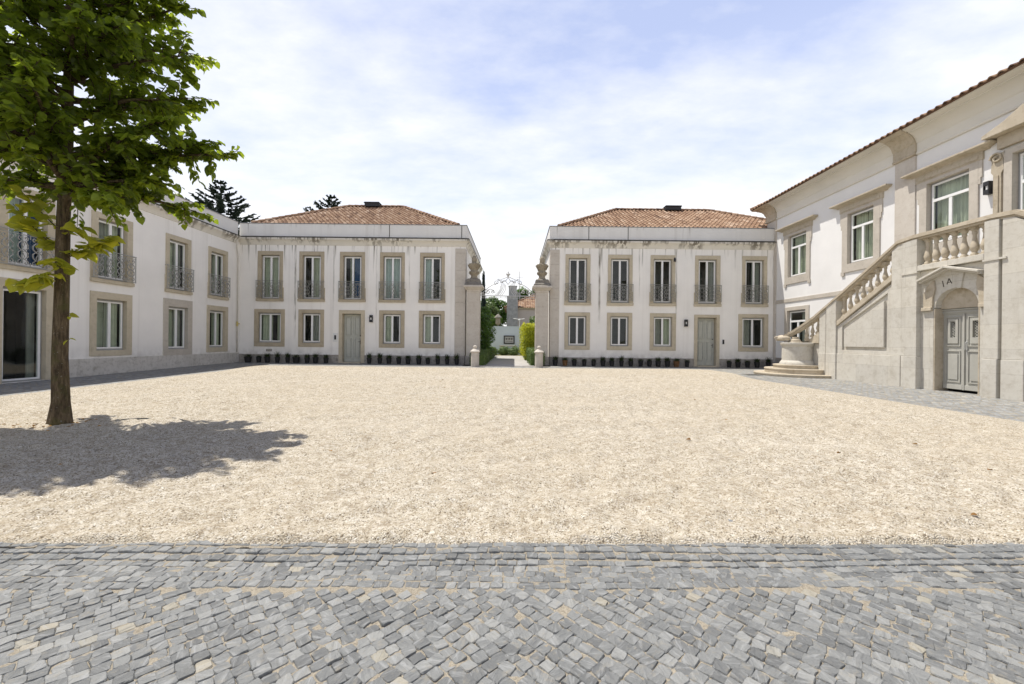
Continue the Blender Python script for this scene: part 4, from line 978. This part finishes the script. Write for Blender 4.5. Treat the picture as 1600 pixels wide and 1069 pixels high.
# wrought iron overthrow between the pillars
ov = thing('iron_overthrow', 'pale wrought iron arch of scrolls with a crown, spanning the gate pillars', 'ironwork', (-.39, 22.85, 3.7))
m = MB(); m.box(-1.53, 1.53, -.02, .02, .05, .09); m.box(-1.53, 1.53, -.012, .012, -.05, -.03)
for s_ in np.linspace(-1.45, 1.45, 12): m.box(s_-.008, s_+.008, -.008, .008, -.03, .05)
m.build('beam', M['iron_pale'], ov)
m = MB(); T = lambda pts, r=.019: m.tube([(a, 0, b) for a, b in pts], r, 5)
for e in (-1, 1):
    t = np.linspace(0, 1, 14)
    T([(e*(1.50-.95*x), .12+.62*math.sin(x*math.pi*.5)) for x in t])                        # outer arch
    T([(e*(1.30-.60*x), .12+.32*math.sin(x*math.pi*.9)) for x in t])
    for k, (x0, x1, h) in enumerate(((.55, .28, .70), (.45, .22, .66), (.34, .16, .60), (.62, .36, .62), (.72, .42, .52))):
        T([(e*(x0*(1-q)+x1*q-.10*math.sin(q*math.pi)), .10+h*q) for q in t], .015)             # curved bars rising to the crown
    for c, r0, a0, tr in (((.62, .80), .14, -1.2, 1.3), ((1.12, .26), .13, 1.0, 1.4), ((.86, .30), .11, 2.0, 1.3), ((1.38, .18), .08, 0, 1.2), ((.36, .86), .10, 2.6, 1.2), ((.52, .94), .06, 0, 1.1)):
        T([(e*a, b) for a, b in spiral(c, r0, a0, tr, 16)])
    T([(e*.50, .90), (e*.36, .98), (e*.16, 1.06), (0, 1.14)]); T([(e*.40, .76), (e*.22, .92), (e*.10, .84), (0, .70)]); T([(0, 1.10), (e*.09, .94), (e*.24, .86)])
m.build('scrollwork', M['iron_pale'], ov, recalc=False)
m = MB(); m.lathe([(.03, 1.10), (.05, 1.13), (.03, 1.16), (.10, 1.22), (.11, 1.27), (.05, 1.34), (.015, 1.42)], (0, 0), 10)
for k in range(5): m.tube([(.09*math.cos(k*1.257), .09*math.sin(k*1.257), 1.24), (.13*math.cos(k*1.257), .13*math.sin(k*1.257), 1.30)], .014, 5)
m.build('crown', M['iron_pale'], ov)

# ------------------------------------------------------------------ potted grasses along the house fronts
def make_pot(rust=False, tall=1.0, wide=1.0):
    root = thing('potted_plant', '', 'potted plant', (0, 0, 0), 0, 'dark planters along the house fronts')
    m = MB(); m.lathe([(.115*wide, .0), (.15*wide, .33), (.165*wide, .335), (.165*wide, .37), (.14*wide, .37), (.13*wide, .34)], (0, 0), 14); m.build('pot', M['pot_rust' if rust else 'pot'], root)
    m = MB()
    for k in range(130):
        an = random.uniform(0, 6.28); l = random.uniform(.12, .36)*tall; lean = random.uniform(.03, .22)*wide; b = random.uniform(0, .12*wide); m.t = random.random()
        c, s = math.cos(an), math.sin(an); w_ = .009
        p0 = Vector((c*b, s*b, .33)); p1 = p0+Vector((c*lean*.5, s*lean*.5, l*.65)); p2 = p0+Vector((c*lean, s*lean, l*random.uniform(.75, 1.05))); n = Vector((-s, c, 0))*w_
        i = [m.vert(*p) for p in (p0-n, p0+n, p1-n*.8, p1+n*.8, p2)]; m.face((i[0], i[1], i[3], i[2])); m.face((i[2], i[3], i[4]))
    m.build('grass_tuft', M['grass'], root, recalc=False); return root
protos = [make_pot(False, 1.0), make_pot(False, .6, .92), make_pot(False, 1.35, .88), make_pot(True, .8, 1.08), make_pot(False, .8, 1.3)]
ords = ['first', 'second', 'third', 'fourth', 'fifth', 'sixth', 'seventh', 'eighth', 'ninth', 'tenth', 'eleventh', 'twelfth', 'thirteenth', 'fourteenth', 'fifteenth']
used = set()
def put_pot(x, y, kind, label):
    o = protos[kind] if kind not in used else copy_tree(protos[kind])
    used.add(kind); o.location = (x, y, 0); o.rotation_euler.z = random.uniform(0, 6); s_ = random.uniform(.96, 1.06); o.scale = (s_*.92, s_*.92, s_*.80); o['label'] = label
def px2x(px): return (px-804-2)/650*22.45
rows = [([390, 407, 421, 436, 452, 465.5, 483, 495.6, 512], 'left', 'left'), ([579.5, 596, 610, 626, 640, 657, 671, 686.5, 701, 716], 'right', 'left'),
        ([840+q/3.5625 for q in (106, 160, 212, 268, 320, 372, 420, 475, 526, 582, 631, 679, 730, 780, 840)], 'left', 'right'), ([840+q/3.5625 for q in (1073, 1122, 1175, 1228, 1290)], 'right', 'right')]
for px, side, house in rows:
    n = len(px)
    for k, p in enumerate(px):
        rank = n-1-k if side == 'left' else k
        kind = random.choice([0, 1, 2, 0, 1])
        if house == 'right' and side == 'left' and k in (1, 13): kind = 3
        if house == 'left' and side == 'left' and k in (0, 5): kind = 4
        wd = {3: 'rusty grass pot', 4: 'wide black grass pot', 1: 'black grass pot', 2: 'slim black grass pot', 0: 'black grass pot'}[kind]
        put_pot(px2x(p), 22.42+random.uniform(-.03, .03), kind, f'{wd} by the {house} house, {ords[rank]} to the {side} of its door')

# ------------------------------------------------------------------ foliage tools
def leaf(mb, p, n, t, L, W, tone, fold=.25, heart=True):
    """one leaf: two folded halves; p = stalk end, t = direction to the tip, n = face normal"""
    s = n.cross(t)
    if s.length < 1e-4: return
    s.normalize(); n = t.cross(s); mb.t = tone
    a = p; m1 = p+t*L*.45-n*L*.02; tip = p+t*L-n*L*.12
    for e in (-1, 1):
        b0 = p+s*e*W*.30-t*L*.10+n*L*fold*.2; b1 = p+s*e*W*.52+t*L*.22+n*L*fold*.5; b2 = p+s*e*W*.36+t*L*.62+n*L*fold*.25
        i = [mb.vert(*q) for q in (a, b0, b1, m1)]; mb.face(i if e > 0 else i[::-1])
        j = [i[3], i[2], mb.vert(*b2), mb.vert(*tip)]; mb.face(j if e > 0 else j[::-1])
def rv(s=1): return Vector((random.gauss(0, s), random.gauss(0, s), random.gauss(0, s)))
def small_leaf(mb, p, n, L, tone):
    t = n.cross(rv()).normalized(); s = n.cross(t); mb.t = tone; W = L*.55
    i = [mb.vert(*q) for q in (p-t*L*.5, p+s*W*.5, p+t*L*.5, p-s*W*.5)]; mb.face(i)
def blob_leaves(mb, c, rad, count, L, flat=.55, shell=.55):
    """leaves through an uneven lumpy ellipsoid"""
    c = Vector(c); lumps = [(rv().normalized(), random.uniform(.1, .35)) for _ in range(9)]
    for _ in range(count):
        d = rv().normalized(); r = (random.random()**(1/3))*(1-shell)+shell*random.uniform(.75, 1.0)
        bulge = 1+sum(k*max(0, d.dot(q))**6 for q, k in lumps)-.12
        p = c+Vector((d.x*rad[0], d.y*rad[1], d.z*rad[2]))*r*bulge
        n = (d+rv(.55)+Vector((0, 0, .4))).normalized(); small_leaf(mb, p, n, L*random.uniform(.7, 1.3), random.random())
def box_leaves(mb, x0, x1, y0, y1, z0, z1, count, L, rough=.05):
    for _ in range(count):
        f = random.random(); x, y, z = random.uniform(x0, x1), random.uniform(y0, y1), random.uniform(z0, z1)
        if f < .35: z = z1; n = Vector((0, 0, 1))
        elif f < .62: x = x0 if random.random() < .5 else x1; n = Vector((-1 if x == x0 else 1, 0, 0))
        elif f < .85: y = y0 if random.random() < .75 else y1; n = Vector((0, -1 if y == y0 else 1, 0))
        else: n = Vector((0, 0, 1))
        w_ = rough*(1+1.2*math.sin(x*5+y*3)*math.sin(y*4.1+z*5)); p = Vector((x, y, z))+n*random.uniform(-1.6, 1)*w_+rv(.012)
        small_leaf(mb, p, (n+rv(.5)).normalized(), L*random.uniform(.7, 1.3), random.random())

# ------------------------------------------------------------------ the linden in the court
tr = thing('linden_tree', 'leafy linden tree with a slim bare trunk, standing alone in the gravel', 'tree', (-6.6, 6.05, 0))
random.seed(21)
wood = MB(); lv = MB()
tp = [(0, 0, -.1), (.0, .0, .06), (.01, 0, .35), (-.01, .0, 1.0), (.0, .01, 2.0), (.02, .0, 3.0), (.04, .02, 4.0), (.02, .05, 5.0), (.06, .02, 6.2), (.03, .0, 7.4), (.05, .02, 8.2)]
wood.tube(tp, [.20, .135, .100, .088, .080, .074, .068, .056, .044, .028, .012], 16)
def trunk_at(z):
    for a, b in zip(tp, tp[1:]):
        if a[2] <= z <= b[2]: return Vector(a).lerp(Vector(b), (z-a[2])/(b[2]-a[2]))
    return Vector(tp[-1])
def twig(p, d, L, mb, n_l, size, droop=.35, br=None):
    pts = [p.copy()]; d = d.normalized(); nseg = 5
    for k in range(nseg):
        d = (d+Vector((0, 0, -droop*.16))+rv(.07)).normalized(); pts.append(pts[-1]+d*L/nseg)
    wood.tube(pts, [.009*(1-.7*k/nseg) for k in range(nseg+1)], 4, cap=False)
    for k in range(n_l):
        t = (k+.6)/n_l*nseg; i = min(int(t), nseg-1); q = pts[i].lerp(pts[i+1], t-i); ax = (pts[i+1]-pts[i]).normalized()
        sd = ax.cross(Vector((0, 0, 1)));
        if sd.length < .05: sd = Vector((1, 0, 0))
        sd.normalize(); e = 1 if k % 2 else -1
        tdir = (ax*.55+sd*e*.8+Vector((0, 0, -.45))+rv(.28)).normalized()
        nrm = (Vector((0, 0, 1))+sd*e*.35+rv(.5)).normalized(); nrm = (nrm-tdir*nrm.dot(tdir)).normalized()
        sz = size*random.uniform(.55, 1.35); leaf(mb, q+tdir*.03, nrm, tdir, sz, sz*.95, min(1, max(0, random.gauss(.42, .25))))
def limb(z0, az, L, rise, r0, dens=1.0, droop=.5):
    p = trunk_at(z0); d = Vector((math.cos(az), math.sin(az), rise)).normalized(); n = 9; pts = [p.copy()]
    for k in range(n):
        d = (d+Vector((0, 0, -.055*droop*k/n*2))+rv(.05)).normalized(); pts.append(pts[-1]+d*L/n)
    wood.tube(pts, [r0*(1-.8*k/n)+.004 for k in range(n+1)], 7, cap=False)
    nt = int(L*11.5*dens)
    for k in range(nt):
        t = .18+.82*(k+random.random())/nt; i = min(int(t*n), n-1); q = pts[i].lerp(pts[i+1], t*n-i); ax = (pts[i+1]-pts[i]).normalized()
        out = ax*.7+rv(.55)+Vector((0, 0, .12)); twig(q, out, random.uniform(.28, .62)*(1.15-.45*t), lv, random.randint(15, 21), .096)
    twig(pts[-1], d, .35, lv, 15, .092)
az = 0.4
zz = 3.45; k = 0
while zz < 7.9:
    az += 2.39996+random.uniform(-.25, .25)
    f = (zz-3.15)/4.75
    L = (1.32+.38*math.sin(min(1, f*1.6)*math.pi*.75))*(1-.5*max(0, f-.35)/.65)*random.uniform(.85, 1.1)
    limb(zz, az, L*(1-.40*max(0, math.sin(az))+.06*max(0, -math.sin(az))), .28+.35*f, .042*(1-.5*f)+.008, 1.0); zz += random.uniform(.09, .125); k += 1
for z0, a_, L, rise in ((3.45, .0, 2.2, .44), (3.55, .10, 1.9, .40), (3.9, -.05, 1.75, .42), (4.3, -1.45, 1.6, .5), (4.8, -1.75, 1.6, .5), (5.2, -1.2, 1.5, .5), (5.6, -1.6, 1.4, .5), (4.5, -2.2, 1.6, .5), (4.9, -.8, 1.5, .5), (3.35, -.12, 1.35, .24), (3.40, .45, 1.45, .20), (4.4, .10, 1.65, .5), (3.30, -.6, 1.35, .14), (3.45, 2.9, 1.8, .25), (3.7, -2.3, 1.9, .4), (3.75, -1.5, 1.8, .42), (3.8, -1.0, 1.7, .4), (3.5, -.3, 1.4, .3), (3.55, 2.2, 1.6, .3), (4.0, -2.9, 1.9, .3), (4.5, 3.0, 1.8, .3), (5.0, .05, 1.65, .55), (5.5, .25, 1.6, .55), (5.9, -.3, 1.55, .55), (6.4, .1, 1.4, .5)): limb(z0, a_, L, rise, .04, 1.05)
wood.build('trunk', M['bark'], tr, smooth=True, recalc=False)
lv.build('crown', M['leaf'], tr, recalc=False)
for z0, d, L, n_l in ((2.50, (-1, -.15, .95), .85, 26), (2.55, (-1, 0, .8), .72, 22), (2.80, (-.9, -.05, .85), .74, 22), (2.42, (1, -.15, .80), .74, 22), (2.40, (1, .1, .65), .58, 18), (2.2, (.3, -.8, -.1), .36, 14), (2.12, (-.6, -.7, -.1), .34, 12), (2.75, (.8, -.3, .3), .35, 7), (2.22, (.5, -.6, .3), .40, 14), (1.62, (1, -.2, 0), .08, 2), (1.30, (1, -.1, -.2), .08, 2)):
    lv = MB(); wood = MB()
    twig(trunk_at(z0)+Vector(d).normalized()*.09, Vector(d), L, lv, n_l, .155 if n_l > 4 else .09, .2)
    sp_ = lv.build('sprout', M['leaf_young'], tr, recalc=False); wood.build('sprout_twig', M['bark'], sp_, recalc=False)

# ------------------------------------------------------------------ trees beyond the roofs
def araucaria(name, label, x, y, top, whorls, spread, seed):
    random.seed(seed); root = thing(name, label, 'tree', (x, y, -.3)); T = MB(); F = MB(); top += .3
    T.tube([(0, 0, 0), (0, 0, top*.5), (0, 0, top)], [.38, .24, .04], 8); T.build('trunk', M['bark'], root)
    for w_ in range(whorls):
        z = top-.2-w_*(.62); L = spread*min(1, .12+.14*w_)+.15; a0 = random.uniform(0, 6); nb = 6
        for b in range(nb):
            an = a0+b*2*math.pi/nb+random.uniform(-.15, .15); d = Vector((math.cos(an), math.sin(an), .10)); pts = []
            Lb = L*random.uniform(.85, 1.1)
            for k in range(6): t = k/5; pts.append(Vector((d.x*Lb*t, d.y*Lb*t, z+Lb*(.05*t+.22*t*t-.10*math.sin(t*3)))))
            F.t = .2; F.tube(pts, [.05*(1-.7*k/5) for k in range(6)], 4, cap=False)
            for k in range(int(16+Lb*22)):
                t = random.uniform(.25, 1); i = min(int(t*5), 4); q = pts[i].lerp(pts[i+1], t*5-i); sd = Vector((-d.y, d.x, 0))*random.choice((-1, 1))
                e = (sd*.8+d*.7+Vector((0, 0, .25))+rv(.2)).normalized(); l = random.uniform(.25, .55)*(.5+.1*w_ if w_ < 5 else 1)
                F.t = random.random(); F.tube([q, q+e*l*.6, q+e*l], [.05, .075, .03], 4, cap=False)
    F.build('crown', M['needle'], root, recalc=False)
araucaria('norfolk_pine', 'dark tiered norfolk pine rising behind the shaded left wing', -35.5, 50, 20.1, 13, 3.4, 3)
araucaria('norfolk_pine', 'dark tip of a norfolk pine just clearing the left house roof', -26.6, 60, 21.9, 12, 3.8, 5)

# ------------------------------------------------------------------ garden seen through the gate
random.seed(5)
xs = np.linspace(-1.75, 1.05, 20); ys = np.linspace(21.6, 36.6, 60); X, Y = np.meshgrid(xs, ys, indexing='ij')
grid('path', X, Y, 0*X+.0, M['path'])
g = MB(); g.poly([(-14, 36.6, -.004), (12, 36.6, -.004), (12, 48, -.004), (-14, 48, -.004)]); tag(g.build('lawn', M['lawn'], recalc=False), kind='structure')
g = MB(); g.poly([(-2.72, 21.6, -.012), (1.9, 21.6, -.012), (1.9, 36.6, -.012), (-2.72, 36.6, -.012)]); tag(g.build('bed_soil', M['soil'], recalc=False), kind='structure')
g = MB(); g.box(-1.9, 1.15, 21.45, 21.62, -.05, .012); tag(g.build('threshold', M['quoin'], recalc=True), kind='structure')
gw = thing('garden_wall', 'low pale blue wall at the end of the garden path', 'wall', (-.7, 40.2, 0))
m = MB(); m.box(-7, 7, -.12, .12, -.3, 2.66); m.build('wall', M['garden_wall'], gw)
m = MB(); m.box(-7.02, 7.02, -.15, .15, 2.66, 2.72); m.build('coping', M['garden_wall'], gw)
pl = thing('relief_panel', 'dark framed relief panel with three small marks, on the pale blue wall', 'plaque', (-.52, 40.05, 1.02))
m = MB(); P3 = MB(lambda s, d, z: (s, -d, z)); P3.ring((-.52, .52, 0, .80), (-.42, .42, .1, .70), 0, .06); P3.build('frame', M['black_metal'], pl)
P3 = MB(lambda s, d, z: (s, -d, z)); P3.box(-.42, .42, 0, .03, .1, .70); P3.build('panel', M['plaque'], pl)
P3 = MB(lambda s, d, z: (s, -d, z))
for c in (-.24, 0, .24): P3.tube([(c+.07*math.cos(q), .035, .48+.09*math.sin(q)) for q in np.linspace(0, 2*math.pi, 8, endpoint=False)], .02, 5, closed=True); P3.box(c-.02, c+.02, .03, .045, .44, .54)
P3.box(-.32, .32, .03, .042, .22, .25); P3.build('marks', M['slate'], pl, recalc=False)
be = thing('stone_bench', 'pale stone bench slab below the relief panel', 'bench', (-.6, 39.3, 0))
m = MB(); m.box(-.85, .85, -.28, .28, .78, .88); m.build('seat', M['quoin'], be, bevel=.01)
for e in (-1, 1): m = MB(); m.box(e*.6-.12, e*.6+.12, -.22, .22, -.05, .78); m.build('leg', M['quoin'], be)
def leafy(name, label, cat, loc, mat, fill, group=None, stem=None):
    root = thing(name, label, cat, loc, 0, group); m = MB(); fill(m); m.build('foliage', M[mat], root, recalc=False)
    if stem: m = MB(); m.tube([(0, 0, -.05), (.02, 0, stem*.5), (0, .02, stem)], [.10, .07, .03], 7); m.build('trunk', M['bark'], root)
    return root
for k, (x, y, w_, l, h, lb) in enumerate(((-1.92, 22.6, .42, 1.5, .62, 'nearest clipped box hedge block on the left of the path'), (-1.95, 25.6, .45, 3.6, .72, 'longer clipped box hedge further along the left of the path'), (-2.0, 31.5, .5, 6.0, .75, 'farthest clipped box hedge on the left of the path'),
                                      (1.25, 22.9, .42, 1.3, .72, 'nearest clipped box hedge block on the right of the path'), (1.22, 25.0, .42, 1.5, .80, 'second clipped box hedge block on the right of the path'), (1.25, 30.0, .46, 6.5, .85, 'long clipped box hedge below the tall yellow hedge'))):
    o = leafy('box_hedge', lb, 'hedge', (x, y, 0), 'box', lambda m: (box_leaves(m, -w_, w_*.9, -l/2, l/2, 0, h, int(1500+900*l), .055), [m.box(-w_*.85, w_*.75, -l/2+.06, l/2-.06, 0, h-.07)] and None), 'clipped box hedges beside the path')
leafy('tall_hedge', 'tall bright yellow-green hedge on the right of the garden path', 'hedge', (1.15, 32.5, 0), 'hedge', lambda m: (box_leaves(m, -.62, .7, -4.2, 4.2, .3, 2.45, 9000, .10, .12), m.box(-.45, .6, -4.0, 4.0, 0, 2.25)))
leafy('dark_bush', 'tall dark leafy bush behind the left gate pillar', 'bush', (-2.25, 29.5, 0), 'bush', lambda m: [blob_leaves(m, (random.uniform(-.1, .35), random.uniform(-1.6, 1.6), z), (.55, .8, .6), 900, .12) for z in (.6, .9, 1.3, 1.6, 2.0, 2.4, 2.7, 3.0, 3.2)] and None, stem=2.6)
for k, (x, y, r, h, lb) in enumerate(((-2.0, 37.6, .7, .75, 'leftmost low garden shrub before the blue wall'), (-1.0, 37.9, .75, .7, 'broad low shrub in front of the stone bench'), (-.1, 37.7, .75, .72, 'low shrub right of the one before the bench'), (.75, 37.9, .65, .85, 'tall pale garden shrub beside the tall yellow hedge'))):
    leafy('shrub', lb, 'shrub', (x, y, 0), 'shrub', lambda m: [blob_leaves(m, (random.uniform(-.35, .35)*r, random.uniform(-.3, .3), h*random.uniform(.4, .7)), (r*.6, r*.5, h*.5), 500, .10) for _ in range(5)] and None, 'low shrubs before the blue wall')
leafy('cypress', 'narrow dark cypress tip behind the left gate pillar urn', 'tree', (-3.95, 52, 0), 'needle', lambda m: [blob_leaves(m, (0, 0, z), (max(.12, .62-.05*z), max(.12, .62-.05*z), .8), 700, .16) for z in np.arange(1, 9.3, .8)] and None, stem=8.8)
def round_tree(label, x, y, top, r, mat, n=14, cnt=900, L=.30):
    def fill(m):
        for _ in range(n):
            d = rv().normalized(); c = (d.x*r*.7, d.y*r*.7, top-r*1.1+d.z*r*.75); s_ = random.uniform(.32, .55)*r; blob_leaves(m, c, (s_, s_, s_*.8), cnt, L)
    return leafy('garden_tree', label, 'tree', (x, y, -.2), mat, fill, 'garden trees beyond the gate', stem=top-r)
round_tree('green tree beyond the blue wall, just left of the chimney', -3.4, 62, 8.2, 2.6, 'bush')
round_tree('lighter green tree beyond the blue wall, close to the left gate pillar', -4.3, 56, 7.0, 2.4, 'shrub')
round_tree('dark green tree behind the terracotta roof, right of the chimney', 1.9, 68, 10.6, 2.9, 'bush')
round_tree('low green tree between the blue wall and the mauve house', -2.6, 47, 4.6, 1.4, 'bush', 9, 600, .2)
round_tree('small tree above the tall yellow hedge', 1.75, 42, 4.1, 1.1, 'box', 8, 500, .16)
# bird-house like lantern on a post left of the house
ln = thing('garden_lantern', 'small brown roofed lantern post above the blue wall, left of the mauve house', 'lantern', (-1.75, 43.5, 0))
m = MB(); m.tube([(0, 0, -.1), (0, 0, 3.0)], .07, 8); m.build('post', M['vent_metal'], ln)
m = MB(); m.lathe([(.18, 3.0), (.26, 3.1), (.24, 3.7), (.2, 3.72)], (0, 0), 6); m.build('body', M['urn_stone'], ln)
m = MB(); m.lathe([(.42, 3.70), (.40, 3.76), (.12, 4.05), (.03, 4.12)], (0, 0), 6); m.build('roof', M['cap_stone'], ln)
# house beyond
ho = thing('mauve_house', 'mauve rendered house with terracotta roof and grey chimney, beyond the blue wall', 'house', (4.0, 50, 0))
m = MB(); m.box(-4.95, 5, 0, 9, -.3, 5.25); m.build('wall', M['house_wall'], ho)
m = MB(); m.box(-5.15, 5.2, -.2, 9.2, 5.16, 5.28); m.build('eave', M['warm_stone'], ho)
lo = MB(); tile_slope(lo, (-5.3, -.3, 5.28), (5.3, -.3, 5.28), (-1.0, 4.4, 7.6), (1.5, 4.4, 7.6), per=.3, row=.45); tile_slope(lo, (-5.3, 9.3, 5.28), (-5.3, -.3, 5.28), (-1.0, 4.4, 7.6), (-1.0, 4.4, 7.6), per=.3, row=.45)
ridge_caps(lo, (-5.3, -.3, 5.33), (-1.0, 4.4, 7.66)); rf = lo.build('roof', M['tile'], ho, recalc=False)
m = MB(); m.box(-4.95, -3.66, -.6, .3, -.3, 6.65); m.box(-4.75, -3.80, -.5, .2, 6.65, 7.85); m.box(-4.98, -3.63, -.63, .33, 6.55, 6.68); m.box(-4.80, -3.75, -.55, .25, 7.78, 7.88); m.build('chimney', M['chimney'], rf)
an = thing('antenna', 'thin grey mast rising behind the iron overthrow', 'antenna', (.62, 58, 0))
m = MB(); m.tube([(0, 0, 0), (0, 0, 11.0)], .035, 6); m.build('mast', M['casing'], an)
m = MB(); m.tube([(-.5, 0, 10.2), (.5, 0, 10.2)], .02, 5); m.build('crossbar', M['casing'], an)
wv = thing('vane_fixture', 'small white garden fixture with crossed arms over the blue wall', 'garden light', (.45, 40.2, 2.7))  # tiny weathervane-like fixture, not a lamp
m = MB(); m.tube([(0, 0, 0), (0, 0, .72)], .035, 6); m.build('post', M['plastic_white'], wv)
m = MB(); m.tube([(-.6, 0, .78), (0, 0, .70), (.5, 0, .76)], .03, 6); m.lathe([(.08, .58), (.12, .66), (.06, .76)], (0, 0), 8); m.build('arm', M['plastic_white'], wv)

# ------------------------------------------------------------------ small things on the ground
random.seed(9)
hz = MB(); hz.tube([(-6.35, 6.25, .012), (-5.9, 6.45, .035), (-5.3, 6.5, .038), (-4.95, 6.35, .02)], .010, 6)
tag(hz.build('drip_hose', M['black_metal'], smooth=True), 'short end of black drip hose in the gravel, right of the linden trunk', 'hose')
hz = MB(); hz.tube([(-9.0, 5.25, .03), (-7.6, 5.55, .035), (-7.1, 5.66, .03), (-6.9, 5.7, .015)], .010, 6);
tag(hz.build('drip_hose', M['black_metal'], smooth=True), 'longer black drip hose in the gravel, left of the linden trunk', 'hose')
mh = thing('drain_cover', 'small dark drain cover in the cobbles before the round newel', 'drain cover', (9.9, 17.3, 0))
m = MB(); m.box(-.32, .32, -.22, .22, -.05, .004); m.build('frame', M['iron'], mh)
m = MB()
for k in range(7): m.box(-.28+k*.08, -.24+k*.08, -.19, .19, .0, .009)
m.build('grate', M['black_metal'], mh)
dl = MB()
for k in range(40):
    x, y = random.uniform(-8, 8.5), 2.9+random.random()**1.5*13; an_ = random.uniform(0, 6.28)
    leaf(dl, Vector((x, y, .028)), (Vector((0, 0, 1))+rv(.3)).normalized(), Vector((math.cos(an_), math.sin(an_), .1)), random.uniform(.03, .06), random.uniform(.025, .045), random.random(), .6)
for k in range(60):
    x, y = random.gauss(-6.6, .3), random.gauss(6.0, .15); leaf(dl, Vector((x, y, .03)), (Vector((0, 0, 1))+rv(.3)).normalized(), Vector((random.gauss(0, 1), random.gauss(0, 1), .1)).normalized(), .04, .03, random.random(), .6)
tag(dl.build('fallen_leaves', M['dry'], recalc=False), kind='stuff')
for o in bpy.data.objects:
    if o.name.split('.')[0] == 'fallen_leaves': o['label'] = 'dry brown leaves scattered thinly over the gravel'; o['category'] = 'leaves'
